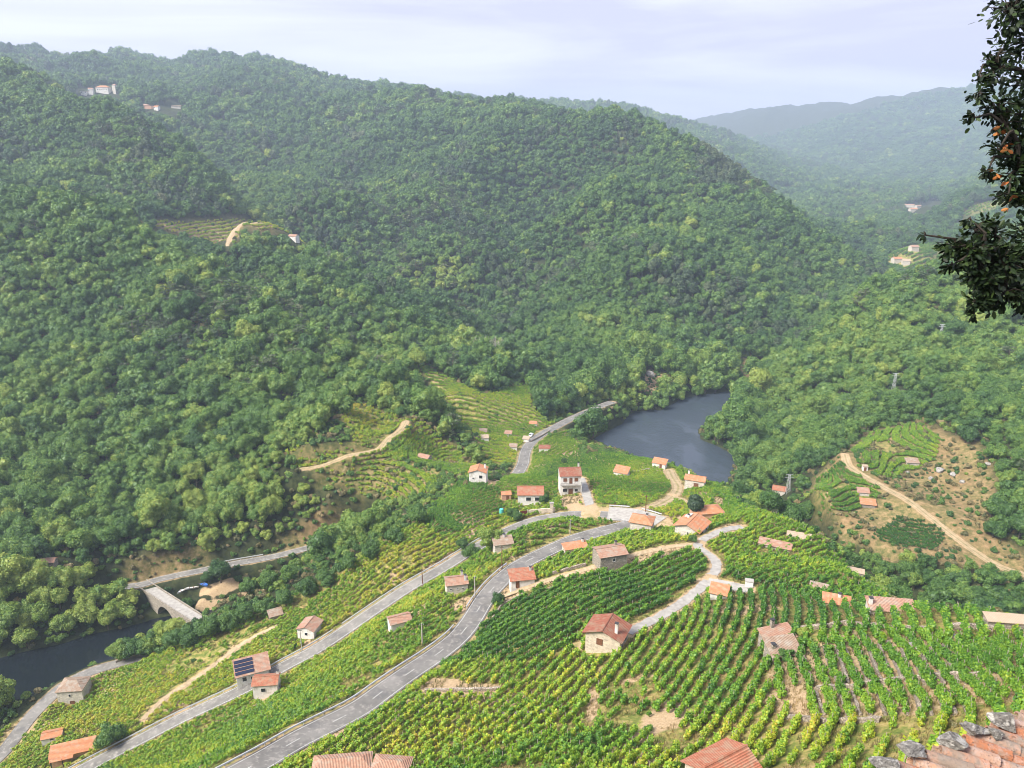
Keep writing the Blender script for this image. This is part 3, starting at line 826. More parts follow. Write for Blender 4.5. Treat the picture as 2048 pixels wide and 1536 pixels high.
def crown(seed, lobes=14, leaves=900, size=0.12, rx=1.0, rz=0.85, base=1.0, conical=0.0, core=0.78, lobe_r=(0.22, 0.48), mat=None, name='crown'):
    """leafy crown of unit radius centred at height `base`; leaf clumps over uneven lobes round a ragged core"""
    g = np.random.default_rng(seed)
    C, Rr = [], []
    for k in range(lobes):
        d = g.normal(size=3); d /= np.linalg.norm(d)
        if d[2] < -0.45: d[2] *= -0.5
        rr = g.uniform(0.35, 0.86)
        c = d * rr * np.array([rx, rx, rz])
        hh = (c[2] / rz + 1) / 2
        if conical: c[:2] *= (1.25 - conical * hh)
        C.append(c + g.normal(size=3) * 0.05); Rr.append(g.uniform(*lobe_r) * (1 - conical * 0.5 * hh))
    C.append(np.zeros(3)); Rr.append(0.55)
    C, Rr = np.array(C), np.array(Rr)
    wgt = Rr ** 2 / (Rr ** 2).sum()
    li = g.choice(len(C), leaves * 2, p=wgt)
    d = g.normal(size=(leaves * 2, 3)); d /= np.linalg.norm(d, axis=1)[:, None]
    P = C[li] + d * (Rr[li] * g.uniform(0.86, 1.12, leaves * 2))[:, None]
    # keep the ones on the outside
    dist = np.linalg.norm(P[:, None] - C[None], axis=2) / Rr[None]
    dist[np.arange(len(P)), li] = 9
    ok = dist.min(1) > 0.85
    P, d = P[ok][:leaves], d[ok][:leaves]
    N = d + g.normal(size=d.shape) * 0.55 + np.array([0, 0, 0.35])
    N /= np.linalg.norm(N, axis=1)[:, None]
    V = leaf_quads(P, N, size, g)
    F = np.arange(len(V)).reshape(-1, 4)
    V = list(map(tuple, V)); Fl = [tuple(f) for f in F]
    iv, jf = ico()
    for c, r in zip(C, Rr):
        b = len(V)
        jit = g.uniform(0.85, 1.1, 12)[:, None]
        V += [tuple(q) for q in (c + iv * jit * r * core)]
        Fl += [(a_ + b, b_ + b, c_ + b) for a_, b_, c_ in jf]
    V = np.array(V); V[:, 2] += base
    return np_mesh(name, V, Fl, [mat or M_LEAF])

def trunk_mesh(seed, h=1.0, r=0.06, mat=None, limbs=4, name='trunk'):
    g = np.random.default_rng(seed)
    b = MB()
    pts = [(0, 0, -0.35)]
    x = y = 0
    for k in range(1, 5):
        x += g.normal() * 0.03; y += g.normal() * 0.03
        pts.append((x, y, h * k / 4))
    b.tube(pts, [r * 1.3, r, r * .85, r * .7, r * .4], 6)
    for k in range(limbs):
        a = k * 6.283 / limbs + g.uniform(-.4, .4); p = pts[2 + k % 2]
        q = (p[0] + math.cos(a) * .25, p[1] + math.sin(a) * .25, p[2] + .22)
        q2 = (q[0] + math.cos(a) * .25, q[1] + math.sin(a) * .25, q[2] + .25)
        b.tube([p, q, q2], [r * .5, r * .35, r * .12], 5)
    return np_mesh(name, b.V, b.F, [mat or M_BARK], smooth=True)

def pine_mesh(seed, leaves=700, size=0.085):
    """maritime pine: flat topped open tufts high on the stem"""
    g = np.random.default_rng(seed)
    Ps, Ns = [], []
    nl = 16
    V, F = [], []
    iv, jf = ico()
    for k in range(nl):
        z = 0.85 + 1.35 * (k + .5) / nl
        rr = (0.25 + 0.65 * math.sin(math.pi * min(1, (2.35 - z) / 1.3) * .8)) * g.uniform(.5, 1)
        a = g.uniform(0, 6.28)
        c = np.array([math.cos(a) * rr, math.sin(a) * rr, z])
        r = g.uniform(.2, .34)
        m = leaves // nl
        d = g.normal(size=(m, 3)); d /= np.linalg.norm(d, axis=1)[:, None]
        d[:, 2] = np.abs(d[:, 2]) * .7 - .1
        Ps.append(c + d * r * np.array([1, 1, .6])); Ns.append(d + g.normal(size=d.shape) * .6 + [0, 0, .4])
        b = len(V)
        V += [tuple(q) for q in (c + iv * r * .6 * np.array([1, 1, .5]))]; F += [(a_ + b, b_ + b, c_ + b) for a_, b_, c_ in jf]
    P = np.concatenate(Ps); N = np.concatenate(Ns); N /= np.linalg.norm(N, axis=1)[:, None]
    Q = leaf_quads(P, N, size, g, asp=.45)
    b = len(V)
    V += [tuple(q) for q in Q]; F += [tuple(b + i for i in f) for f in np.arange(len(Q)).reshape(-1, 4)]
    return np_mesh('crown', np.array(V), F, [M_PINE])

def merged(name, crown_me, trunk_me, mats):
    """one mesh of both, for the mass of far trees"""
    V, F, fm = [], [], []
    for mi, me in enumerate((crown_me, trunk_me)):
        b = len(V)
        co = np.empty(len(me.vertices) * 3); me.vertices.foreach_get('co', co)
        V += list(map(tuple, co.reshape(-1, 3)))
        for p in me.polygons: F.append(tuple(i + b for i in p.vertices)); fm.append(mi)
    return np_mesh(name, np.array(V), F, mats, fm)

N_BROAD = 6
BROAD_HI = [crown(100 + i, lobes=17 + i % 3 * 4, leaves=2900, size=0.062, rz=[.85, .7, 1.1, .8, 1.0, 1.3][i], base=[1.15, 1.0, 1.3, 1.1, 1.2, 1.5][i]) for i in range(N_BROAD)]
BROAD_LO = [crown(100 + i, lobes=17 + i % 3 * 4, leaves=1150, size=0.078, rz=[.85, .7, 1.1, .8, 1.0, 1.3][i], base=[1.15, 1.0, 1.3, 1.1, 1.2, 1.5][i]) for i in range(N_BROAD)]
PINE_HI = [pine_mesh(300 + i, 1500, 0.06) for i in range(2)]
PINE_LO = [pine_mesh(300 + i, 500, 0.10) for i in range(2)]
TRUNKS = [trunk_mesh(400 + i) for i in range(3)]
PINE_TRUNK = trunk_mesh(450, h=2.1, r=0.045, limbs=6)
CONE_LO = [crown(500 + i, lobes=14, leaves=500, size=0.10, rx=.5, rz=1.3, base=1.5, conical=.9, mat=M_PINE) for i in range(1)]

def dead_mesh(seed):
    g = np.random.default_rng(seed); b = MB()
    b.tube([(0, 0, -.3), (.02, 0, .8), (0, .03, 1.6), (.03, .02, 2.2)], [.05, .04, .028, .008], 5)
    for k in range(16):
        z = g.uniform(.6, 2.0); a = g.uniform(0, 6.28); l = g.uniform(.25, .6) * (2.5 - z) / 1.6
        q = (math.cos(a) * l * .6, math.sin(a) * l * .6, z + l * .5); e = (math.cos(a) * l, math.sin(a) * l, z + l * 1.1)
        b.tube([(0, 0, z), q, e], [.02, .014, .004], 4, False)
    return np_mesh('trunk', b.V, b.F, [M_PALEBARK])
DEAD = dead_mesh(5)

def scatter(name, variants, P, idx, scl, rot, tint, label, cat, zs=None):
    """one mass object: points carrying a variant each (geometry nodes)"""
    n = len(P)
    me = bpy.data.meshes.new(name)
    me.vertices.add(n); me.vertices.foreach_set('co', np.asarray(P, np.float32).ravel())
    def at(nm, ty, arr):
        a = me.attributes.new(nm, ty, 'POINT'); a.data.foreach_set('value', arr)
    at('idx', 'INT', np.asarray(idx, np.int32)); at('scl', 'FLOAT', np.asarray(scl, np.float32))
    at('rotz', 'FLOAT', np.asarray(rot, np.float32)); at('tint', 'FLOAT', np.asarray(tint, np.float32))
    o = link(name, me)
    ng = bpy.data.node_groups.new(name + '_nodes', 'GeometryNodeTree')
    ng.interface.new_socket('Geometry', in_out='INPUT', socket_type='NodeSocketGeometry')
    ng.interface.new_socket('Geometry', in_out='OUTPUT', socket_type='NodeSocketGeometry')
    N = ng.nodes.new
    gi, go = N('NodeGroupInput'), N('NodeGroupOutput')
    iop = N('GeometryNodeInstanceOnPoints'); iop.inputs['Pick Instance'].default_value = True
    c = bpy.data.collections.new(name + '_kinds')
    for k, m in enumerate(variants):
        c.objects.link(bpy.data.objects.new('%02d_%s' % (k, name), m))
    ci = N('GeometryNodeCollectionInfo'); ci.inputs['Collection'].default_value = c
    ci.inputs['Separate Children'].default_value = True; ci.inputs['Reset Children'].default_value = True
    def na(nm, ty):
        q = N('GeometryNodeInputNamedAttribute'); q.data_type = ty; q.inputs['Name'].default_value = nm; return q.outputs['Attribute']
    cx = N('ShaderNodeCombineXYZ')
    l = ng.links.new
    l(na('rotz', 'FLOAT'), cx.inputs['Z'])
    l(gi.outputs[0], iop.inputs['Points']); l(ci.outputs[0], iop.inputs['Instance'])
    l(na('idx', 'INT'), iop.inputs['Instance Index'])
    l(cx.outputs[0], iop.inputs['Rotation']); l(na('scl', 'FLOAT'), iop.inputs['Scale'])
    l(iop.outputs[0], go.inputs[0])
    md = o.modifiers.new('plants', 'NODES'); md.node_group = ng
    tag(o, label, cat, kind='stuff')
    return o

# ------------------------------------------------------------------ where plants may stand
def clear_of_sight(P, top):
    """metres by which the highest terrain in between stays below the line from the camera to the plant top"""
    out = np.full(len(P), 1e9)
    for f in np.linspace(0.12, 0.985, 60):
        x, y, z = P[:, 0] * f, P[:, 1] * f, CAMZ + (P[:, 2] + top - CAMZ) * f
        out = np.minimum(out, z - H(x, y))
    return out

def jgrid(x0, x1, y0, y1, s):
    xs, ys = np.meshgrid(np.arange(x0, x1, s), np.arange(y0, y1, s))
    xs = xs.ravel() + rng.uniform(-.42, .42, xs.size) * s
    ys = ys.ravel() + rng.uniform(-.42, .42, ys.size) * s
    return xs, ys

HOUSE_SPOTS = []        # (x, y, radius) kept free of plants; filled by the building list below

# ------------------------------------------------------------------ building materials
def tile_mat(name, c1, c2, c3=None):
    t = NT(name)
    c = t.n('ShaderNodeTexCoord')
    mpn = t.n('ShaderNodeMapping'); mpn.inputs['Scale'].default_value = (1, 1, 1)
    t.l(c.outputs['Object'], mpn.inputs['Vector'])
    w = t.n('ShaderNodeTexWave', wave_type='BANDS', bands_direction='X')
    w.inputs['Scale'].default_value = 1.35; w.inputs['Distortion'].default_value = 0.4
    t.l(mpn.outputs[0], w.inputs['Vector'])
    f = t.noise(2.2, 5, 0.75, vec=mpn.outputs[0]); f2 = t.noise(0.7, 4, 0.7, vec=mpn.outputs[0])
    col = t.ramp(f, [(0.3, c1), (0.7, c2)])
    if c3: col = t.mix(t.ramp(f2, [(0.46, (0, 0, 0)), (0.62, (0.9, 0.9, 0.9))]), col, c3)
    col = t.mix(0.35, col, t.mix(1.0, col, w.outputs['Color'], 'MULTIPLY'))
    return t.done(col, 0.85, t.bump(w.outputs['Fac'], 0.7, 0.08))
ROOF = {
 'red': tile_mat('red_tiles', (0.34, 0.11, 0.06), (0.54, 0.23, 0.14), (0.42, 0.27, 0.18)),
 'crimson': tile_mat('dark_red_tiles', (0.24, 0.075, 0.045), (0.42, 0.17, 0.11), (0.34, 0.22, 0.15)),
 'orange': tile_mat('orange_tiles', (0.50, 0.19, 0.085), (0.68, 0.31, 0.16), (0.52, 0.34, 0.22)),
 'salmon': tile_mat('weathered_pink_tiles', (0.36, 0.18, 0.12), (0.54, 0.33, 0.23), (0.44, 0.35, 0.27)),
 'old': tile_mat('lichened_tiles', (0.28, 0.17, 0.11), (0.48, 0.36, 0.27), (0.44, 0.39, 0.32)),
 'tan': tile_mat('pale_slab_roof', (0.44, 0.33, 0.22), (0.60, 0.48, 0.36)),
}
def stone_mat(name, c1, c2, mortar, scale=1.6):
    t = NT(name)
    c = t.n('ShaderNodeTexCoord')
    v = t.n('ShaderNodeTexVoronoi', feature='DISTANCE_TO_EDGE'); v.inputs['Scale'].default_value = scale
    v2 = t.n('ShaderNodeTexVoronoi'); v2.inputs['Scale'].default_value = scale
    mpn = t.n('ShaderNodeMapping'); mpn.inputs['Scale'].default_value = (1, 1, 1.7)
    t.l(c.outputs['Object'], mpn.inputs['Vector']); t.l(mpn.outputs[0], v.inputs['Vector']); t.l(mpn.outputs[0], v2.inputs['Vector'])
    nn = t.noise(5, 4, 0.7)
    col = t.ramp(nn, [(0.3, c1), (0.7, c2)])
    bw = t.n('ShaderNodeSeparateColor'); t.l(v2.outputs['Color'], bw.inputs[0])
    col = t.mix(0.5, col, t.mix(1.0, col, t.ramp(bw.outputs[0], [(0, (.45, .43, .40)), (1, (1.35, 1.3, 1.2))]), 'MULTIPLY'))
    e = t.ramp(v.outputs['Distance'], [(0.03, (1, 1, 1)), (0.08, (0, 0, 0))])
    col = t.mix(e, col, mortar)
    return t.done(col, 0.92, t.bump(v.outputs['Distance'], 0.5, 0.06))
WALL = {
 'white': speckled('white_plaster', (0.58, 0.56, 0.52), (0.76, 0.74, 0.70), 1.2, c3=(0.50, 0.46, 0.40)),
 'granite': stone_mat('granite_wall', (0.24, 0.21, 0.18), (0.46, 0.42, 0.36), (0.16, 0.14, 0.11)),
 'cream': stone_mat('cream_stone_wall', (0.46, 0.38, 0.29), (0.66, 0.58, 0.47), (0.56, 0.49, 0.39)),
 'brick': speckled('hollow_brick_wall', (0.42, 0.22, 0.15), (0.56, 0.36, 0.26), 2.0),
 'pale': stone_mat('pale_stone_wall', (0.46, 0.42, 0.37), (0.68, 0.64, 0.58), (0.54, 0.50, 0.44)),
}
M_PANE = NT('window_glass').done((0.02, 0.024, 0.03), 0.15, None, 0.5)
M_WOOD = speckled('brown_wood', (0.10, 0.045, 0.025), (0.24, 0.11, 0.06), 4.0)
M_FRAME = speckled('pale_frame', (0.55, 0.53, 0.50), (0.72, 0.70, 0.66), 4.0)
M_DARK = speckled('dark_metal', (0.03, 0.03, 0.035), (0.07, 0.07, 0.075), 4.0)
M_SOLAR = NT('solar_glass').done((0.012, 0.018, 0.045), 0.2, None, 0.5)
M_ZINC = speckled('galvanised_steel', (0.42, 0.43, 0.44), (0.62, 0.63, 0.64), 3.0, 0.55)
M_ROCK = speckled('lichen_rock', (0.12, 0.11, 0.10), (0.42, 0.40, 0.37), 3.0, 0.9, 0.9, (0.42, 0.40, 0.36))
M_DRYWALL = stone_mat('dry_stone', (0.24, 0.20, 0.16), (0.52, 0.46, 0.38), (0.08, 0.065, 0.05), 3.0)

def window(parent, x, z, w, h, y=0.0, face='front', fill=None, name='window', xs=0.0):
    """frame of four bars standing proud of the wall with a pane (or shutter) inside"""
    def bx(b, u0, u1, z0, z1, d0, d1):
        if face == 'front': b.box(u0, u1, y - d1, y - d0, z0, z1)
        elif face == 'right': b.box(xs + d0, xs + d1, u0, u1, z0, z1)
        else: b.box(xs - d1, xs - d0, u0, u1, z0, z1)
    b = MB(); k = 0.07
    bx(b, x - w/2 - k, x - w/2, z - k, z + h + k, -0.02, 0.09); bx(b, x + w/2, x + w/2 + k, z - k, z + h + k, -0.02, 0.09)
    bx(b, x - w/2, x + w/2, z + h, z + h + k, -0.02, 0.09); bx(b, x - w/2 , x + w/2, z - k, z, -0.02, 0.11)
    fr = b.build(name, M_FRAME if fill is not M_WOOD else M_WOOD, parent)
    b = MB(); bx(b, x - w/2, x + w/2, z, z + h, -0.02, 0.02)
    if fill is None and name == 'window': bx(b, x - .02, x + .02, z, z + h, 0.02, 0.05)
    b.build('pane' if fill is None else 'panel', fill or M_PANE, fr)
    return fr

def house(name, label, cat, px, py, w, d, h, yaw=0, roof='gable_x', rise=1.2, rm='red', wm='white', ov=0.35, windows=(), side=(), doors=(), chimneys=(),
          group=None, dist=None, foot=4.0, dmin=60, dmax=420, raise_=0.0, free=None):
    x0, y0, z0, dd = surf(px, py, dmin, dmax)
    root = empty(name, (x0, y0, z0 + raise_), R(yaw))
    tag(root, label, cat, group)
    HOUSE_SPOTS.append((x0 - math.sin(R(yaw)) * d / 2, y0 + math.cos(R(yaw)) * d / 2, free if free is not None else max(w, d) * 0.5 + 1.6))
    x1, x2 = -w / 2, w / 2
    b = MB()
    if roof == 'gable_y':
        b.add([(x1,0,-foot),(x2,0,-foot),(x2,0,h),(0,0,h+rise),(x1,0,h),(x1,d,-foot),(x2,d,-foot),(x2,d,h),(0,d,h+rise),(x1,d,h)],
              [(0,1,2,3,4),(9,8,7,6,5),(0,5,6,1),(1,6,7,2),(5,0,4,9),(2,7,8,3),(3,8,9,4)])
    elif roof == 'gable_x':
        b.add([(x1,0,-foot),(x1,d,-foot),(x1,d,h),(x1,d/2,h+rise),(x1,0,h),(x2,0,-foot),(x2,d,-foot),(x2,d,h),(x2,d/2,h+rise),(x2,0,h)],
              [(4,3,2,1,0),(5,6,7,8,9),(0,1,6,5),(0,5,9,4),(1,2,7,6),(4,9,8,3),(3,8,7,2)])
    elif roof == 'shed':
        b.add([(x1,0,-foot),(x2,0,-foot),(x2,d,-foot),(x1,d,-foot),(x1,0,h),(x2,0,h),(x2,d,h+rise),(x1,d,h+rise)],
              [(0,3,2,1),(4,5,6,7),(0,1,5,4),(1,2,6,5),(2,3,7,6),(3,0,4,7)])
    else:
        b.box(x1, x2, 0, d, -foot, h)
    b.build('wall', WALL[wm], root)
    b = MB(); th = 0.16; e = 0.04
    if roof == 'gable_x':
        s = rise / (d / 2); zo = h + e - ov * s
        b.slab([(x1-ov,-ov,zo),(x2+ov,-ov,zo),(x2+ov,d/2,h+rise+e),(x1-ov,d/2,h+rise+e)], th * .5)
        b.slab([(x2+ov,d+ov,zo),(x1-ov,d+ov,zo),(x1-ov,d/2+.004,h+rise+e),(x2+ov,d/2+.004,h+rise+e)], th * .5)
        b.tube([(x1-ov, d/2, h+rise+e+.03), (x2+ov, d/2, h+rise+e+.03)], .12, 6)
    elif roof == 'gable_y':
        s = rise / (w / 2); zo = h + e - ov * s
        b.slab([(x1-ov,d+ov,zo),(x1-ov,-ov,zo),(0,-ov,h+rise+e),(0,d+ov,h+rise+e)], th * .5)
        b.slab([(x2+ov,-ov,zo),(x2+ov,d+ov,zo),(.004,d+ov,h+rise+e),(.004,-ov,h+rise+e)], th * .5)
        b.tube([(0, -ov, h+rise+e+.03), (0, d+ov, h+rise+e+.03)], .12, 6)
    elif roof == 'shed':
        s = rise / d
        b.slab([(x1-ov,-ov,h+e-ov*s),(x2+ov,-ov,h+e-ov*s),(x2+ov,d+ov,h+rise+e+ov*s),(x1-ov,d+ov,h+rise+e+ov*s)], th * .7)
    elif roof == 'hip':
        k = min(w, d) * .5; ze = h + e; zr = h + rise
        lo = [(x1-ov,-ov,ze),(x2+ov,-ov,ze),(x2+ov,d+ov,ze),(x1-ov,d+ov,ze)]
        if w >= d: top = [(x1+k*.8,d/2,zr),(x2-k*.8,d/2,zr)]; fs = [(0,1,5,4),(2,3,4,5),(1,2,5),(3,0,4)]
        else: top = [(0,k*.8,zr),(0,d-k*.8,zr)]; fs = [(0,1,4),(1,2,5,4),(2,3,5),(3,0,4,5)]
        b.add(lo + top, fs + [(3,2,1,0)])
        b.add([(p[0],p[1],p[2]-.14) for p in lo] + [(p[0],p[1],p[2]-.003) for p in lo], [(0,1,5,4),(1,2,6,5),(2,3,7,6),(3,0,4,7),(3,2,1,0)])
    else:
        b.slab([(x1-ov,-ov,h+e),(x2+ov,-ov,h+e),(x2+ov,d+ov,h+e+.05),(x1-ov,d+ov,h+e+.05)], .18)
    rf = b.build('roof', ROOF[rm], root)
    for (cx, cy, ch) in chimneys:
        if roof == 'gable_x': zb = h + rise * (1 - abs(cy - d/2) / (d/2))
        elif roof == 'gable_y': zb = h + rise * (1 - abs(cx) / (w/2))
        elif roof == 'shed': zb = h + rise * cy / d
        else: zb = h + rise * .4
        c = MB().box(cx-.28, cx+.28, cy-.28, cy+.28, zb-.3, zb+ch)
        c.box(cx-.2,cx-.12,cy-.2,cy-.12,zb+ch,zb+ch+.22).box(cx+.12,cx+.2,cy-.2,cy-.12,zb+ch,zb+ch+.22).box(cx-.2,cx-.12,cy+.12,cy+.2,zb+ch,zb+ch+.22).box(cx+.12,cx+.2,cy+.12,cy+.2,zb+ch,zb+ch+.22)
        co = c.build('chimney', WALL['white' if wm != 'granite' else 'granite'], rf)
        MB().box(cx-.36, cx+.36, cy-.36, cy+.36, zb+ch+.22, zb+ch+.30).build('chimney_cap', M_DARK, root)
    for q in windows: window(root, *q[:4], fill=(M_WOOD if len(q) > 4 and q[4] else None))
    for q in side: window(root, *q[:4], face=q[4], xs=x2 if q[4] == 'right' else x1)
    for q in doors: window(root, *q[:4], fill=M_WOOD, name='door')
    return root

HX = []
HX.append(house('stone_cottage', 'low pale stone cottage with two chimneys just above the bend of the main road', 'cottage', 915, 1187, 5.4, 4.2, 2.7, 12, 'gable_x', .9, 'salmon', 'pale', .3,
      windows=[(-1.7,1.2,.5,.35),(0,1.2,.5,.35),(1.5,1.2,.5,.35)], chimneys=[(1.6,2.6,1.3),(2.2,1.0,1.3)]))
HX.append(house('vineyard_shed', 'red roofed shed below the road bend with vines growing against its front', 'shed', 1046, 1174, 6.0, 3.6, 2.2, 10, 'shed', .9, 'red', 'white', .4, doors=[(-1.4,0,.8,1.8)], chimneys=[(2.4,2.9,.8)]))
HX.append(house('vineyard_shed', 'small orange roofed white shed alone in the vines left of the main road', 'shed', 803, 1256, 5.0, 3.4, 1.7, 24, 'gable_x', .7, 'salmon', 'white', .3, side=[(1.7,.7,.5,.5,'right')]))
hd = house('stone_house', 'cream stone house with dark red roof below the straight vine rows', 'house', 1204, 1306, 7.0, 5.4, 4.0, -26, 'gable_y', 1.3, 'crimson', 'cream', .6,
      windows=[(-.6,1.8,1.1,1.2,1),(1.0,-.6,.8,.5)], side=[(1.3,1.4,.7,1.6,'right'),(3.6,1.6,.8,.8,'right')], chimneys=[(2.3,1.3,2.0)], foot=3)
he = house('stone_barn', 'grey granite barn with pink tiled roof and one small window above the vine rows', 'barn', 1227, 1143, 7.3, 5.4, 4.6, 16, 'gable_x', .9, 'salmon', 'granite', .3,
      windows=[(0,2.9,.6,.9)], chimneys=[(2.2,4.2,.9)])
HX.append(house('vineyard_shed', 'long flat orange roof sunk among vines below the main road', 'shed', 1153, 1103, 6.8, 2.6, 1.1, 16, 'shed', .55, 'orange', 'pale', .3, chimneys=[(2.7,2.2,.8)]))
HX.append(house('stone_house', 'small stone house with orange hip roof beside the concrete hairpin', 'house', 1280, 1065, 6.2, 5.4, 3.0, -20, 'hip', 1.3, 'orange', 'pale', .4, windows=[(.9,1.0,.6,.9)], side=[(2.5,1.1,.7,.9,'right')], chimneys=[(1.2,3.6,.7)]))
hi = house('stone_house', 'grey stone house with white gable and skylight beside the dirt yard', 'house', 1372, 1077, 7.0, 7.4, 3.2, -36, 'gable_y', 1.3, 'orange', 'pale', .6,
      windows=[(.4,1.2,.5,.9)], side=[(1.9,0,2.6,2.4,'right'),(5.6,1.0,.8,1.0,'right')], chimneys=[(-1.8,5.2,.7)])
MB().slab([(-2.9,5.0,3.9),(-1.3,5.0,4.45),(-1.3,7.0,4.45),(-2.9,7.0,3.9)], .1).build('skylight', M_FRAME, hi)
HX.append(house('long_house', 'wide bright orange roof just behind the dark conifer', 'house', 1420, 1037, 9.0, 5.5, 1.7, 8, 'hip', 1.2, 'orange', 'brick', .3))
hw = house('white_house', 'small white house with orange gable roof alone at the left edge of the village', 'house', 955, 968, 6.2, 5.4, 4.6, -6, 'gable_y', 1.1, 'orange', 'white', .35, windows=[(1.2,2.3,1.1,1.2),(-1.5,2.0,.7,.5)], chimneys=[(2.3,3.6,1.6)])
hx = house('white_house', 'single storey white house with bright red roof and two windows beside the village road', 'house', 1061, 1010, 8.6, 6.2, 3.9, 0, 'gable_x', 1.7, 'red', 'white', .35,
      windows=[(-.7,1.6,1.6,1.3),(2.3,1.6,1.6,1.3),(-1.2,-.5,1.2,.6),(1.0,-.5,1.2,.6)], chimneys=[])
HX.append(house('outhouse', 'small orange brick outhouse left of the red roofed white house', 'outhouse', 1013, 1001, 3.2, 3.0, 2.2, 6, 'gable_x', .6, 'orange', 'brick', .2, doors=[(.4,0,.8,1.7)]))
hy = house('tall_house', 'tall white house with dark red roof and balcony at the top of the driveway', 'house', 1141, 988, 7.2, 6.6, 7.0, 3, 'gable_x', 1.7, 'crimson', 'white', .35,
      windows=[(-2.0,4.9,1.1,1.1,1),(1.9,4.9,1.1,1.1,1),(-2.0,.9,1.5,1.2),(2.0,.9,1.0,1.0)], doors=[(0,4.1,.9,2.0),(0,0,1.4,2.0)], chimneys=[(3.1,4.0,1.5)])
bb = MB().box(-3.7, 3.7, -1.3, -.003, 3.75, 3.9); bb.build('balcony', M_CONCRETE, hy)
bb = MB().box(-3.7, 3.7, -1.3, -1.25, 4.75, 4.82)
for k in range(25): bb.box(-3.7 + k * .305, -3.66 + k * .305, -1.29, -1.26, 3.9, 4.75)
bb.build('railing', M_DARK, hy)
for s_ in (-3.5, 3.4): MB().box(s_, s_ + .25, -1.3, -1.05, -3, 3.75).build('pillar', WALL['white'], hy)
HX.append(house('vineyard_shed', 'small orange roofed shed in the vines behind the tall white house', 'shed', 1240, 953, 5.2, 3.6, 1.6, -26, 'shed', 1.2, 'orange', 'white', .3))
HX.append(house('vineyard_shed', 'orange roofed shed at the upper end of the curving dirt track', 'shed', 1317, 936, 5.2, 3.2, 2.0, -26, 'shed', .9, 'orange', 'white', .3, doors=[(.8,0,.8,1.7)]))
HX.append(house('stone_house', 'pale stone house with orange roof on the spur edge above the river bend', 'house', 1388, 976, 6.8, 4.4, 3.0, -22, 'gable_x', .9, 'orange', 'pale', .35, doors=[(.6,.3,1.5,1.6)], chimneys=[(-2.6,3.0,1.5)]))
HX.append(house('stone_cottage', 'low stone cottage with thin brown roof under the yellow green walnut tree', 'cottage', 1008, 1100, 5.4, 3.4, 1.9, 12, 'shed', .7, 'old', 'pale', .35, chimneys=[(.6,3.0,.8)]))
HX.append(house('river_house', 'whitewashed stone house with lichened hip roof beside the river lane', 'house', 143, 1408, 7.2, 6.2, 4.6, 6, 'hip', 1.6, 'old', 'pale', .3, windows=[(0,2.6,.6,.9)], doors=[(.4,-.6,1.2,1.6)], foot=4))
HX.append(house('vineyard_shed', 'small bright orange roofed shed above the river lane in the lower left vines', 'shed', 104, 1484, 4.8, 3.2, 1.5, 18, 'gable_x', .6, 'orange', 'white', .25, windows=[(.1,.6,.9,.5)]))
hl = house('open_shed', 'long orange roofed open shed with dark posts beside a round dark bush', 'shed', 146, 1519, 9.6, 3.2, 2.1, 20, 'shed', .7, 'orange', 'brick', .5)
for k in (-4.6, -2.0, 4.6): MB().box(k - .1, k + .1, -1.5, -1.3, -3, 2.0).build('post', M_DARK, hl)
MB().slab([(-4.9,-1.7,1.95),(0.5,-1.7,1.95),(0.5,-.52,2.02),(-4.9,-.52,2.02)], .12).build('canopy', ROOF['orange'], hl)
hs = house('roadside_house', 'pink roofed house carrying dark solar panels beside the lower road', 'house', 508, 1364, 8.2, 4.6, 3.0, 24, 'shed', 1.6, 'salmon', 'white', .45, windows=[(-2.2,1.0,1.0,1.2),(-.2,1.0,.8,.9)])
for k in range(4):
    y0_ = .1 + k * 1.12; zf = lambda y: 3.0 + 1.6 * y / 4.6 + .16
    MB().slab([(-4.3,y0_,zf(y0_)),(0.4,y0_,zf(y0_)),(0.4,y0_+.78,zf(y0_+.78)+.12),(-4.3,y0_+.78,zf(y0_+.78)+.12)], .05).build('solar_panel', M_SOLAR, hs)
HX.append(house('roadside_house', 'small white house with red tiled roof and square window on the lower road edge', 'house', 532, 1396, 6.0, 4.2, 4.0, 6, 'gable_x', .9, 'red', 'white', .3, windows=[(-.4,1.9,1.1,1.1)], side=[(2.0,1.2,1.0,1.4,'right')], chimneys=[(2.7,3.4,.9)]))
HX.append(house('vineyard_house', 'white gabled house with salmon roof standing just above the lower road', 'house', 612, 1278, 5.0, 5.2, 3.0, -14, 'gable_y', .9, 'salmon', 'white', .35, windows=[(.2,1.2,.8,.9)], chimneys=[]))
HX.append(house('stone_hut', 'tiny hut with brown slab roof at the lower edge of the vines above the creek', 'hut', 553, 1237, 3.8, 2.6, 1.1, 28, 'shed', .7, 'old', 'granite', .3))
HX.append(house('vineyard_shed', 'long narrow weathered pink roof on the spur right of the dirt yard', 'shed', 1548, 1099, 8.0, 2.4, 1.7, -27, 'shed', .5, 'salmon', 'pale', .3, raise_=-.7, free=2.5))
HX.append(house('vineyard_shed', 'low orange brown roof at the spur rim above the wooded gorge', 'shed', 1598, 1079, 6.0, 2.2, 1.1, -20, 'shed', .5, 'tan', 'pale', .3, raise_=-.7, free=2.5))
HX.append(house('stone_hut', 'ruined grey slab hut on the steep spur rim near the gorge', 'hut', 1706, 1149, 5.0, 2.2, 1.5, -24, 'flat', .3, 'tan', 'granite', .2, raise_=-.7, free=2.5))
HX.append(house('stone_hut', 'low pinkish slab roof among deep green vines on the spur side', 'hut', 1641, 1182, 4.4, 1.8, 1.1, -26, 'shed', .4, 'old', 'granite', .25, raise_=-.7, free=2.5))
HX.append(house('vineyard_shed', 'orange roofed shed with small white chimney on the steep green spur side', 'shed', 1673, 1212, 4.9, 2.4, 1.2, -20, 'shed', .6, 'orange', 'pale', .3, chimneys=[(.5,2.0,.6)], raise_=-.7, free=2.5))
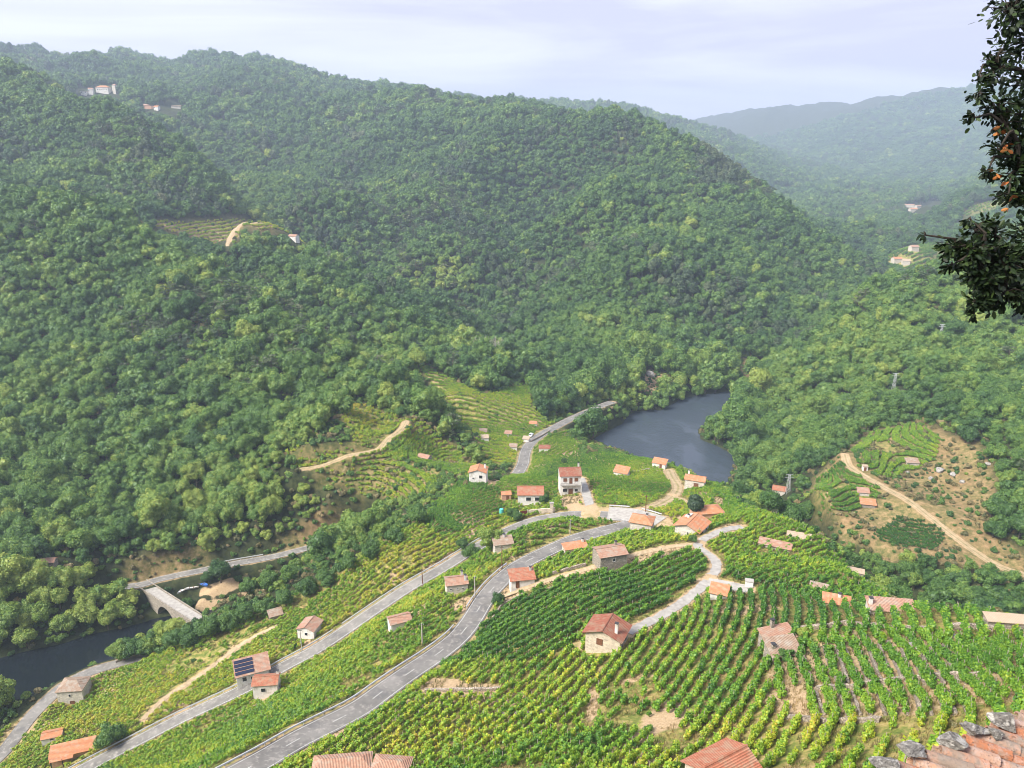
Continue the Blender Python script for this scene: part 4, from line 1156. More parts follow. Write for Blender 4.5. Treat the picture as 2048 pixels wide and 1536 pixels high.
HX.append(house('vineyard_shed', 'long salmon roof on the spur skyline with a stone chimney at its left', 'shed', 1787, 1226, 7.6, 3.0, 1.1, -8, 'shed', .6, 'salmon', 'pale', .3, chimneys=[(-3.6,1.4,1.0)], raise_=-.7, free=2.5))
HX.append(house('stone_barn', 'grey stone wall barn with flat tan roof at the right edge of the vineyard', 'barn', 2022, 1259, 6.6, 1.7, 1.5, -8, 'shed', .3, 'tan', 'granite', .2, raise_=-.3))
HX.append(house('vineyard_shed', 'orange roofed shed with tall stone chimney next to a bright yellow bush', 'shed', 1562, 1287, 5.6, 2.5, 1.3, 17, 'shed', .8, 'salmon', 'granite', .3, chimneys=[(-.3,2.5,1.3)], raise_=-.4, free=2))
HX.append(house('stone_cottage', 'low cottage with worn patchy tiles half buried in vines above the stone walled rows', 'cottage', 1574, 1318, 4.9, 2.9, 1.3, 12, 'shed', 1.1, 'old', 'granite', .35, chimneys=[(-1.8,1.4,.5)], raise_=-.4, free=2))
HX.append(house('vineyard_shed', 'small square orange roof beside the concrete turning place', 'shed', 1436, 1199, 3.6, 2.8, 1.4, -22, 'shed', .8, 'orange', 'white', .3))
hu = house('stone_barn', 'barn with red corrugated tile roof cut by the bottom edge of the photo', 'barn', 1400, 1594, 4.9, 5.8, 2.6, -60, 'gable_y', 1.1, 'red', 'cream', .4, dmin=50, dmax=130)
HX.append(house('vineyard_shed', 'wide salmon roof at the bottom edge beside the main road', 'shed', 684, 1558, 8.6, 3.2, 1.6, 6, 'hip', .9, 'salmon', 'brick', .3, dmin=60, dmax=160))
HX.append(house('vineyard_shed', 'smaller salmon roof adjoining the wide roof at the bottom edge', 'shed', 779, 1562, 5.2, 3.0, 1.6, -6, 'hip', .8, 'salmon', 'brick', .3, dmin=60, dmax=160))
HX.append(house('gorge_house', 'pale house with pink red roof half hidden by trees at the gorge mouth', 'house', 1556, 996, 5.6, 5.0, 3.8, -24, 'gable_x', 1.2, 'red', 'pale', .3, dmin=265, windows=[(-.5,1.4,.8,1.0)], side=[(2.2,1.6,.8,1.0,'left')]))
HX.append(house('hill_shed', 'upper of two small pink roofed sheds below the dirt track on the terraced hill', 'shed', 1727, 992, 4.2, 2.8, 1.5, -12, 'shed', .8, 'salmon', 'pale', .3, dmin=230))
HX.append(house('hill_shed', 'lower orange roofed shed in dry brush below the dirt track on the terraced hill', 'shed', 1736, 1016, 5.2, 3.0, 1.6, -14, 'shed', .9, 'orange', 'granite', .4, dmin=230))
HX.append(house('hill_shed', 'tan roofed shed at the right end of the upper hillside terraces', 'shed', 1826, 932, 5.0, 3.2, 1.5, -5, 'shed', .8, 'old', 'pale', .3, dmin=230))
HX.append(house('white_hut', 'tiny white hut with dark doorway beside the hillside track', 'hut', 1730, 942, 2.0, 1.8, 2.1, -10, 'flat', .2, 'tan', 'white', .15, doors=[(0,0,.8,1.6)], dmin=230))
HX.append(house('knoll_shed', 'pink roofed stone shed on the terraced knoll left of the village', 'shed', 845, 922, 5.0, 3.4, 1.6, -26, 'gable_x', .8, 'salmon', 'granite', .3))
for (px, py, w, rm, lab) in [(1016,873,3.4,'salmon','tiny pink roofed hut highest of the huts in the side valley vines'),(966,869,3.6,'old','tiny brown roofed hut at the left edge of the side valley vines'),
        (970,882,3.4,'tan','tiny white roofed hut just below the brown roofed one in the side valley vines'),(1066,853,3.6,'orange','tiny orange hut next to dry terraces above the river road'),
        (1026,900,3.4,'old','tiny brown hut in green vines low in the side valley'),(1089,903,5.0,'crimson','low dark red roof in the small vineyard between road and river'),(1051,884,3.0,'tan','small whitish hut touching the left side of the river road')]:
    HX.append(house('vineyard_hut', lab, 'hut', px, py, w, 2.6, 1.5, rnd.uniform(-20, 10), 'shed', .6, rm, 'white', .25, dmin=280, dmax=560))
HX.append(house('riverside_hut', 'small pink roofed hut among trees on the far bank', 'hut', 95, 1135, 4.6, 3.4, 2.0, 8, 'gable_x', .7, 'salmon', 'granite', .3, dmax=400))
HX.append(house('clearing_house', 'small pink roofed house at the lower right of the high forest clearing', 'house', 584, 479, 7.0, 5.0, 2.6, -20, 'gable_x', 1.2, 'salmon', 'white', .3, dmin=550, dmax=800, free=8))
for (px, py, w, d_, h_, rf_, rs_, rm, wm, lab) in [
        (205,187,20,12,8,'hip',3,'orange','white','large white manor with orange roof in the hilltop village'),
        (168,191,9,8,5,'flat',.3,'tan','white','white block house left of the manor in the hilltop village'),
        (182,190,7,7,8,'gable_x',1.5,'salmon','white','narrow white house touching the left of the hilltop manor'),
        (229,188,6,6,12,'hip',2,'salmon','pale','square stone church tower right of the hilltop manor'),
        (296,218,16,8,4,'gable_x',2,'salmon','brick','long pink roofed farm below the hilltop village'),
        (312,221,7,6,4,'gable_x',1.5,'orange','white','small white farm with orange roof just below the long pink one'),
        (352,217,14,6,2,'shed',1,'tan','pale','low tan barn right of the long pink farm')]:
    HX.append(house('village_house', lab, 'church tower' if 'tower' in lab else 'house', px, py, w, d_, h_, rnd.uniform(-15, 15), rf_, rs_, rm, wm, .4, dmin=850, dmax=1900, raise_=1.5, foot=14, free=w * .7 + 4,
                    windows=[(u, h_ * .5, 1.3, 1.6) for u in np.linspace(-w * .35, w * .35, max(1, int(w / 4)))] if wm == 'white' else ()))
for (px, py, w, rm, lab) in [(1828,424,16,'orange','orange roofed house lowest in the far valley hamlet'),(1818,415,22,'salmon','long pinkish house behind the orange one in the far hamlet'),(1838,417,13,'salmon','small pinkish house right of the long one in the far hamlet'),
        (1874,399,20,'orange','lone orange roofed house above the far hamlet'),(1796,527,11,'orange','farmhouse with orange roof in the pale vineyard across the gorge'),(1830,503,10,'salmon','pinkish farmhouse higher in the pale vineyard across the gorge'),
        (1812,531,9,'tan','tan roofed farm shed beside the orange roofed farmhouse across the gorge')]:
    HX.append(house('distant_house', lab, 'house', px, py, w, 8, 4, rnd.uniform(-20, 20), 'gable_x', 2, rm, 'pale', .4, dmin=800, dmax=2300, raise_=2, foot=14, free=w * .6 + 5))

# ------------------------------------------------------------------ the old bridge
A_ = np.array([float(v) for v in at_z(289, 1170, 7.3)]); B_ = np.array([float(v) for v in at_z(398, 1240, 7.3)])
Lb = float(np.linalg.norm(B_ - A_)) + 8
ang = math.atan2(B_[1] - A_[1], B_[0] - A_[0])
br = empty('stone_bridge', (A_[0] , A_[1], 0), ang)
tag(br, 'old stone arch bridge carrying a pale road over the dark creek', 'bridge')
def soffit(s):
    z = -2.0
    for c, r_, hh in ((17.0, 5.6, 5.6), (30.5, 4.4, 4.4)):
        if abs(s - c) < r_: z = max(z, hh * math.sqrt(max(0, 1 - ((s - c) / r_) ** 2)))
    return z
bb = MB(); ss = np.linspace(-3, Lb, 120)
V_, F_ = [], []
for s in ss:
    zt = 7.3 - 0.25
    V_ += [(s, -2.15, soffit(s)), (s, 2.15, soffit(s)), (s, 2.15, zt), (s, -2.15, zt)]
for i in range(len(ss) - 1):
    for k in range(4):
        F_.append((4*i+k, 4*i+(k+1)%4, 4*i+4+(k+1)%4, 4*i+4+k))
F_.append((3,2,1,0)); e = 4 * (len(ss) - 1); F_.append((e, e+1, e+2, e+3))
bb.add(V_, F_); bb.build('arch_wall', WALL['granite'], br)
MB().box(-3, Lb, -1.85, 1.85, 7.06, 7.34).build('deck', M_CONCRETE, br)
for y_ in (-2.3, 1.97): MB().box(-2.5, Lb, y_, y_ + .33, 6.6, 7.8).build('parapet', WALL['granite'], br)
for c in (24.4,): MB().add([(c-1.6,-2.16,-2),(c+1.6,-2.16,-2),(c,-4.4,-2),(c-1.6,-2.16,3.6),(c+1.6,-2.16,3.6),(c,-2.25,4.4)], [(0,2,5,3),(2,1,4,5),(3,5,4),(0,1,2)]).build('cutwater', WALL['granite'], br)
BR_LINE = [(A_[0], A_[1]), (float(A_[0] + math.cos(ang) * Lb), float(A_[1] + math.sin(ang) * Lb))]

# ------------------------------------------------------------------ guard rails
def guard_rail(k, i0, i1, side, label, post_every=4, hgt=0.75):
    S = PATHS[k]; N = normals2(S); n = len(S)
    a, b_ = int(i0 * n), int(i1 * n)
    off = side * (RW[k] + 0.25)
    P = [Vector((S[i, 0] + N[i, 0] * off, S[i, 1] + N[i, 1] * off, S[i, 2])) for i in range(a, b_, 2)]
    P = [p for p in P if p.y > -20]
    root = empty('guard_rail', P[0]); tag(root, label, 'guard rail', 'steel guard rails along the roads')
    o = P[0]
    V_, F_ = [], []
    for p in P:
        q = p - o
        for dz_, dx_ in ((hgt - .42, .0), (hgt - .32, .07), (hgt - .2, 0), (hgt - .08, .07), (hgt, -.04)): V_.append((q.x + dx_ * side * 1.6, q.y, q.z + dz_ + .16))
    for i in range(len(P) - 1):
        for j in range(4): F_.append((5*i+j, 5*i+j+1, 5*i+6+j, 5*i+5+j))
    link('rail', np_mesh('rail', V_, F_, [M_ZINC]), root)
    pm = MB().box(-.05, .05, -.07, .07, -.6, hgt + .12); pme = np_mesh('post', pm.V, pm.F, [M_ZINC])
    for p in P[::max(2, len(P) // 90 + 1)]: link('post', pme, root, p - o)
def low_wall(pts, label, h=0.7, w=0.4, zlist=None, mat=None, dmin=60, dmax=420, name='dry_stone_wall', cat='stone wall', group=None):
    P = []
    q = [surf(p[0], p[1], dmin, dmax) for p in pts]
    for i in range(len(q) - 1):
        m = max(2, int(math.dist(q[i][:2], q[i + 1][:2]) / 0.8))
        for k in range(m): 
            x = q[i][0] + (q[i+1][0] - q[i][0]) * k / m; y = q[i][1] + (q[i+1][1] - q[i][1]) * k / m
            P.append((x, y, float(H(x, y))))
    P.append(q[-1][:3])
    P = np.array(P); N = normals2(P); o = P[0].copy()
    V_, F_ = [], []
    for i, p in enumerate(P):
        j = rnd.uniform(-.12, .12); wj = w / 2 * rnd.uniform(.8, 1.2)
        for s_, z_ in ((-1, -.8), (-1, h + j), (1, h + j + rnd.uniform(-.05, .05)), (1, -.8)):
            V_.append((p[0] - o[0] + N[i, 0] * wj * s_, p[1] - o[1] + N[i, 1] * wj * s_, p[2] - o[2] + z_))
    for i in range(len(P) - 1):
        for k in range(3): F_.append((4*i+k, 4*i+k+1, 4*i+5+k, 4*i+4+k))
    F_ += [(3,2,1,0), tuple(4 * (len(P) - 1) + k for k in range(4))]
    ob = link(name, np_mesh(name, V_, F_, [mat or M_DRYWALL])); ob.location = o
    tag(ob, label, cat, group)
    return ob
S_SIDE = {}
def side_sign(k, px, py):
    """which side of the path a ground point lies on"""
    x, y, z, d = surf(px, py); S = PATHS[k]
    i = int(np.hypot(S[:, 0] - x, S[:, 1] - y).argmin()); N = normals2(S)
    return 1 if (x - S[i, 0]) * N[i, 0] + (y - S[i, 1]) * N[i, 1] > 0 else -1
sm = side_sign('middle', 357, 1400); su = side_sign('upper', 700, 1350)
guard_rail('middle', 0.03, 0.44, sm, 'long guard rail on the valley side of the lower road below the houses')
guard_rail('middle', 0.455, 0.76, sm, 'guard rail on the valley side of the lower road beyond the roadside houses')
guard_rail('upper', 0.08, 0.56, su, 'guard rail along the left edge of the widest straight of the main road')
guard_rail('upper', 0.60, 0.74, su, 'bright double guard rail on the outside of the main road bend')
guard_rail('village', 0.0, 0.45, side_sign('village', 1210, 1012), 'short guard rail at the back of the hairpin forecourt')
guard_rail('village', 0.5, 0.98, side_sign('village', 1210, 1012), 'curving guard rail round the right end of the hairpin forecourt')
guard_rail('bank', 0.42, 0.62, side_sign('bank', 480, 1100), 'guard rail beside the far bank road')

# ------------------------------------------------------------------ walls of the vineyards
k_ = 0
for i in range(15):
    x0_ = 1604 + 21.5 * i + rnd.uniform(-3, 3)
    yt = 1296 - (8 if 5 < i < 10 else 0) + rnd.uniform(-4, 4)
    low_wall([(x0_, yt), (x0_ + 12, yt + 36), (x0_ + 27 + rnd.uniform(-3, 3), yt + 74)],
             'low dry stone wall between vine rows in the steep block beneath the worn tiled cottage', .5, .35, dmax=200, group='parallel low walls between the vine rows')
for i in range(13):
    x0_ = 1632 + 24 * i + rnd.uniform(-4, 4)
    low_wall([(x0_, 1384), (x0_ + 8, 1408), (x0_ + 17, 1432)], 'short dry stone wall between the lowest vine rows under the long cross wall', .4, .35, dmax=160, group='short low walls between the lowest vine rows')
low_wall([(1600,1262),(1690,1250),(1790,1262),(1860,1263)], 'pale stone wall along the top of the walled vine rows', .9, .5, dmax=200)
low_wall([(1900,1260),(1945,1258),(1985,1263)], 'short pale wall left of the flat roofed stone barn', 1.0, .5, dmax=180)
low_wall([(1630,1382),(1700,1378),(1780,1366),(1850,1360),(1960,1356)], 'long cross wall halfway down the walled vine rows', .8, .45, dmax=180)
low_wall([(1560,1436),(1660,1446),(1760,1444)], 'stone wall at the foot of the walled vine rows', .7, .45, dmax=140)
low_wall([(1057,1030),(1085,1027),(1110,1024)], 'pale stone wall holding the garden of the red roofed white house', 1.7, .4, mat=WALL['cream'])
low_wall([(1236,951),(1268,947),(1300,941)], 'pale wall holding the terrace right of the orange shed behind the tall house', 1.0, .5)
low_wall([(1105,1150),(1140,1140),(1172,1132)], 'stone wall between the red roofed shed and the granite barn', .9, .4)
low_wall([(850,1385),(930,1383),(1000,1380)], 'dry stone wall across the vines right of the main road', .7, .5)
low_wall([(1000,1432),(1060,1430),(1100,1426)], 'short tumbled wall low in the central vineyard', .7, .5)
low_wall([(985,1240),(1004,1212),(1050,1190)], 'low wall beside the dirt track above the straight vine rows', .8, .4)
low_wall([(232,1326),(262,1316),(300,1308)], 'pale wall along the lowest vines above the creek trees', .9, .5)
low_wall([(1060,885),(1085,872),(1100,862)], 'low wall along the left edge of the river road', .8, .4, dmin=300)
# gate, tank, cistern
x, y, z, d_ = surf(1047, 1034)
g_ = empty('wooden_gate', (x, y, z), R(18)); tag(g_, 'dark red double gate at the roadside below the red roofed white house', 'gate')
for s_ in (-1.25, .02): 
    b = MB().box(s_, s_ + 1.23, -.04, .04, .1, 2.2)
    for q in range(6): b.box(s_ + .05 + q * .2, s_ + .17 + q * .2, -.06, -.04, .15, 2.15)
    b.build('gate_leaf', speckled('dark_red_wood', (.14, .02, .02), (.22, .05, .04), 4), g_)
for s_ in (-1.5, 1.27): MB().box(s_, s_ + .22, -.12, .12, -1, 2.4).build('gate_post', WALL['pale'], g_)
x, y, z, d_ = surf(1003, 1030)
b = MB().tube([(0,0,-.5),(0,0,2.2),(0,0,2.4)], [.7,.7,.4], 14); o = b.build('water_tank', NT('turquoise_plastic').done((.10,.50,.46), .5)); o.location = (x, y, z)
tag(o, 'small turquoise water tank beside the garden left of the dark red gate', 'tank')
x, y, z, d_ = surf(1498, 1174)
w_ = empty('cistern', (x, y, z), R(-15)); tag(w_, 'small white box cistern at the end of the concrete turning place', 'cistern')
MB().box(-.85, .85, 0, 1.3, -1, 1.3).build('basin', WALL['white'], w_); MB().box(-.95, .95, -.1, 1.4, 1.3, 1.4).build('lid', M_CONCRETE, w_)
# pillar by the drive
x, y, z, d_ = surf(1103, 1026)
w_ = empty('gate_pillar', (x, y, z)); tag(w_, 'tall pale stone pillar between the red roofed house and the tall house', 'pillar')
MB().box(-.55, .55, -.4, .4, -1, 3.6).build('shaft', WALL['cream'], w_); MB().box(-.7, .7, -.55, .55, 3.6, 3.8).build('cap', M_CONCRETE, w_)

# ------------------------------------------------------------------ poles, pylons and their wires
def pole(px, py, h, label, mat=M_WOOD, arms=1):
    x, y, z, d_ = surf(px, py)
    r = empty('utility_pole', (x, y, z)); tag(r, label, 'utility pole', 'utility poles of the vineyards')
    MB().tube([(0,0,-.5),(0,0,h*.5),(0,0,h)], [.16,.14,.10], 7).build('shaft', mat, r)
    MB().box(-.5, .5, -.05, .05, h - .5, h - .4).build('crossarm', M_DARK, r)
    for s_ in (-.42, 0, .42): MB().tube([(s_,0,h-.4),(s_,0,h-.22)], [.05,.03], 6).build('insulator', M_FRAME, r)
    HOUSE_SPOTS.append((x, y, 1.2))
    return Vector((x, y, z + h - .2))
P1 = pole(845, 1168, 5.2, 'wooden pole between the two roads left of the stone cottage')
P2 = pole(1004, 1137, 7.0, 'dark wooden pole on the outside of the main road bend')
P3 = pole(1140, 1068, 5.0, 'slim pole in the vines just below the hairpin', M_PALEBARK)
P4 = pole(845, 1292, 6.0, 'pale pole in the vines left of the main road', M_PALEBARK)
P5 = pole(950, 1197, 6.5, 'pale concrete pole beside the two chimney cottage', M_PALEBARK)
P6 = pole(604, 1302, 7.0, 'tall slim pole in front of the white gabled house', M_PALEBARK)
P7 = pole(1291, 1024, 6.0, 'thin pole at the start of the curving dirt track')
def pylon(px, py, h, label, dmin):
    x, y, z, d_ = surf(px, py, dmin)
    r = empty('pylon', (x, y, z)); tag(r, label, 'pylon', 'power line pylons on the wooded right hillside')
    b = MB()
    for sx in (-1, 1):
        for sy in (-1, 1): b.tube([(sx*.9,sy*.9,-1),(sx*.28,sy*.28,h)], .07, 4)
    for k in range(7):
        z0_, z1_ = h * k / 7, h * (k + 1) / 7; a0, a1 = .9 - .62 * k / 7, .9 - .62 * (k + 1) / 7
        for q in range(4):
            c = [(-1,-1),(1,-1),(1,1),(-1,1)]; p, q2 = c[q], c[(q+1) % 4]
            b.tube([(p[0]*a0,p[1]*a0,z0_),(q2[0]*a1,q2[1]*a1,z1_)], .045, 3)
    b.build('lattice_tower', M_ZINC, r)
    for zz_, l_ in ((h - 1.4, 1.9), (h - .2, 1.5)): MB().tube([(-l_,0,zz_),(l_,0,zz_)], .09, 4).build('crossarm', M_ZINC, r)
    HOUSE_SPOTS.append((x, y, 3))
    return Vector((x, y, z + h - 1.3))
Y1 = pylon(1575, 985, 9, 'lowest pylon standing above the gorge mouth', 265)
Y2 = pylon(1785, 790, 12, 'middle pylon on the wooded right hillside', 300)
Y3 = pylon(1878, 690, 12, 'upper pylon high on the wooded right hillside', 300)
M_WIRE = NT('cable').done((.05, .05, .05), .6)
def wire(a, b_, label, sag, r=.035, offs=(-1.7, 0, 1.7)):
    o = empty('power_line', a); tag(o, label, 'power line')
    for k in offs:
        pts = []
        for t_ in np.linspace(0, 1, 13):
            p = a.lerp(b_, t_) - a; pts.append((p.x + k, p.y, p.z - sag * 4 * t_ * (1 - t_)))
        MB().tube(pts, r, 3, False).build('cable', M_WIRE, o)
wire(Y1, Y2, 'power cables between the lowest and middle pylons', 4); wire(Y2, Y3, 'power cables between the middle and upper pylons', 2.5)
wire(P5, P2, 'thin cable from the pale concrete pole to the dark wooden pole', .5, .02, (0,)); wire(P2, P3, 'thin cable from the dark wooden pole to the hairpin pole', .8, .02, (0,))

# ------------------------------------------------------------------ car and boats
x, y, z, d_ = surf(1071, 874, 280)
i = int(np.hypot(PATHS['bend'][:, 0] - x, PATHS['bend'][:, 1] - y).argmin()); Sb = PATHS['bend']; Nb = normals2(Sb)
ca_ = math.atan2(Sb[i+1,1]-Sb[i-1,1], Sb[i+1,0]-Sb[i-1,0])
car = empty('parked_car', (Sb[i,0]+Nb[i,0]*3.6, Sb[i,1]+Nb[i,1]*3.6, Sb[i,2]+.2), ca_); tag(car, 'small white car on the left edge of the river road', 'car')
prof = [(-2.1,.35),(-2.1,.85),(-1.3,.95),(-.6,1.42),(.9,1.45),(1.7,.95),(2.1,.85),(2.1,.35)]
b = MB(); n_ = len(prof)
b.add([(p[0],-.85 if p[1] < 1.2 else -.66,p[1]) for p in prof] + [(p[0],.85 if p[1] < 1.2 else .66,p[1]) for p in prof], [tuple(range(n_)), tuple(range(2*n_-1, n_-1, -1))] + [(k, n_+k, n_+(k+1)%n_, (k+1)%n_) for k in range(n_)])
b.build('body', NT('white_car_paint').done((.75,.75,.75), .35, None, .5), car)
MB().slab([(-1.22,.62,1.02),(-1.22,-.62,1.02),(-.66,-.56,1.42),(-.66,.56,1.42)], .02).build('rear_window', M_PANE, car)
MB().slab([(1.64,-.62,1.02),(1.64,.62,1.02),(.96,.56,1.44),(.96,-.56,1.44)], .02).build('windscreen', M_PANE, car)
for sx in (-1.35, 1.35):
    for sy in (-.82, .82): MB().tube([(sx,sy-.1,.33),(sx,sy+.1,.33)], .33, 12).build('wheel', M_DARK, car)
def boat(px, py, yaw, col, label, l=4.6):
    x, y, z, d_ = surf(px, py, 220, 330)
    r = empty('rowing_boat', (x, y, z + .25), R(yaw)); tag(r, label, 'boat')
    V_, F_ = [], []
    for k in range(9):
        t_ = k / 8; w_ = .75 * math.sin(math.pi * (.18 + .82 * (1 - t_))) + .02; s_ = -l/2 + l * t_
        V_ += [(s_, -w_, .6 + .15 * t_ * t_), (s_, -w_ * .55, .05), (s_, w_ * .55, .05), (s_, w_, .6 + .15 * t_ * t_), (s_, w_*.85, .45), (s_, -w_*.85, .45)]
    for k in range(8):
        for j in range(6): F_.append((6*k+j, 6*k+(j+1)%6, 6*k+6+(j+1)%6, 6*k+6+j))
    F_ += [(0,1,2,3,4,5), tuple(48+j for j in range(6))[::-1]]
    link('hull', np_mesh('hull', V_, F_, [NT('boat_paint').done(col, .4)]), r)
    for s_ in (-1, .4): MB().box(s_, s_+.25, -.55, .55, .5, .56).build('thwart', M_WOOD, r)
    HOUSE_SPOTS.append((x, y, 4))
boat(366, 1183, 60, (.75,.75,.73), 'white boat pulled up on the grass beside the bridge')
boat(384, 1178, 20, (.70,.70,.68), 'long white boat between the small white boat and the blue one', 5)
boat(405, 1171, -25, (.06,.18,.55), 'bright blue boat on the sandy yard by the creek', 5)

# ------------------------------------------------------------------ forest
HS = np.array([(a, b, c) for a, b, c in HOUSE_SPOTS])
def near_house(x, y, extra=0.0):
    out = np.zeros(np.shape(x), bool)
    for hx_, hy_, r_ in HS: out |= (x - hx_) ** 2 + (y - hy_) ** 2 < (r_ + extra) ** 2
    return out
OPEN = [SPUR, R_A, R_B, R_C, R_DRY, K_A, K_B, K_DRY, V_A, V_B, C_A, C_B, C_C, YARD, BANKSAND, SCREE, SCREE2, ROADBANK]
def openness(x, y):
    o = np.zeros(np.shape(x), bool)
    for p in OPEN: o |= in_poly(x, y, p)
    return o

PX, PY, PS = [], [], []
for (y0, y1, s) in ((60, 620, 4.6), (620, 1150, 5.2), (1150, 1900, 7.5), (1900, 4300, 12.5)):
    xs, ys = jgrid(-.8 * y1 - 60, .8 * y1 + 60, y0, y1, s)
    m = np.abs(xs) < ys * 0.74 + 70
    PX.append(xs[m]); PY.append(ys[m]); PS.append(np.full(m.sum(), s / 4.6))
TX, TY, TS = np.concatenate(PX), np.concatenate(PY), np.concatenate(PS)
TZ = H(TX, TY)
rd = lookup(RD, TX, TY)
ok = (TZ > 0.1) & ~in_poly(TX, TY, RIVER_MAIN) & ~in_poly(TX, TY, CREEK) & (rd > 3.2) & ~openness(TX, TY) & ~near_house(TX, TY, 3.5)
# a bare strip next to the spur so that its rim stays clear
spd = seg_dist(TX, TY, SPUR, True)
ok &= ~((spd < 7) & (TX > 30))
ok &= ~((spd < 3.5) & (TX <= 30))
ok &= ~((np.hypot(TX, TY) < 75) & (TZ > 90))
for p, r_ in ((R_A, 3), (R_B, 3), (K_A, 3), (V_A, 2), (C_A, 4), (YARD, 3)): ok &= seg_dist(TX, TY, p, True) > r_
bl = seg_dist(TX, TY, BR_LINE); ok &= bl > 6
# thin stands here and there
gap = fbm(TX, TY, 45, 51)
ok &= ~((gap > 0.66) & (TY < 900) & (rng.random(len(TX)) < .55))
TX, TY, TZ, TS = TX[ok], TY[ok], TZ[ok], TS[ok]
P = np.c_[TX, TY, TZ + rng.uniform(-1.2, .5, len(TX)) * (TY < 1200) - .1]
clr = clear_of_sight(P, 9)
keep = clr > -14
P, TS, clr = P[keep], TS[keep], clr[keep]
n = len(P)
mesh_s = np.clip(rng.lognormal(-.02, .27, n), .5, 1.75)
scl = 3.55 * TS ** .88 * mesh_s
u, v, dep = project(P[:, 0], P[:, 1], P[:, 2] + 7)
# smaller growth along the rims, the bridge view and the far road
near_bridge = (dep < 330) & (u > 230) & (u < 640) & (v > 1080) & (v < 1260)
scl[near_bridge] *= .62
rim = (seg_dist(P[:, 0], P[:, 1], SPUR, True) < 22) & (dep < 330)
scl[rim & (P[:, 0] < 30)] *= .52
scl[rim & (P[:, 0] >= 30)] *= .62
kn = np.full(n, 99.0)
for q in (K_DRY, K_A, V_A, R_DRY, F_GRASS): kn = np.minimum(kn, seg_dist(P[:, 0], P[:, 1], q, True))
scl[(kn < 12) & (dep < 420)] *= .72
rivd = np.minimum(seg_dist(P[:, 0], P[:, 1], RIVER_MAIN, True), seg_dist(P[:, 0], P[:, 1], CREEK, True))
scl[(rivd < 9) & (dep < 600)] *= .72
rd = lookup(RD, P[:, 0], P[:, 1])
scl[(u > 1130) & (u < 1520) & (v > 700) & (v < 900) & (dep > 380)] *= 1.45
scl[(rd < 9) & (dep < 520)] *= .68
c2_ = fbm(P[:, 0], P[:, 1], 70, 163); cm_ = ((dep > 560) & (c2_ > .30) & (rng.random(n) < .45)) | ((u > 1390) & (u < 1500) & (v > 290) & (v < 370) & (dep < 1000) & (rng.random(n) < .7)) | ((u > 1715) & (u < 1775) & (v > 480) & (v < 560) & (dep > 600) & (dep < 900) & (rng.random(n) < .7))
bank_ = (dep < 330) & (u < 420) & (v > 1120); scl[bank_] = np.maximum(scl[bank_], 3.4) * 1.1
# kinds: 0-5 broadleaf, 6-7 pine, 8 cone
kind = rng.integers(0, 6, n)
pz = fbm(P[:, 0], P[:, 1], 130, 61) + rng.normal(0, .12, n)
pm_ = (pz > .42) & (rng.random(n) < .6); kind[pm_] = 6 + rng.integers(0, 2, pm_.sum())
kind[cm_] = 8; scl[cm_] *= 1.12
kind[(rivd < 25) & (kind >= 6)] = 2
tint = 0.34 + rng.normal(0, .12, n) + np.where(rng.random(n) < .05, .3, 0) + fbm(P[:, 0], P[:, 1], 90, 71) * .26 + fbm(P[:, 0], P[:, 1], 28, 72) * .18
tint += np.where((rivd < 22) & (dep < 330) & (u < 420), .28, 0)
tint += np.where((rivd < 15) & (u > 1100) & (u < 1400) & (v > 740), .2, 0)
# leaf tint by hill layer: the nearest wood yellower, the big hill duller
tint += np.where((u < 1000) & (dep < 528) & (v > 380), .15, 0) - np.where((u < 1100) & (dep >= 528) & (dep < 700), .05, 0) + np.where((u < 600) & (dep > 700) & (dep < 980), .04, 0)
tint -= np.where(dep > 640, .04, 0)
tint += np.where((u > 1400) & (dep < 570) & (v < 900), .13, 0)  # brighter light on the right slope, put into its leaf tint
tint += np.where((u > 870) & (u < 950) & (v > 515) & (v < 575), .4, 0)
tint = np.clip(tint, 0.02, .98)
rot = rng.uniform(0, 6.28, n)
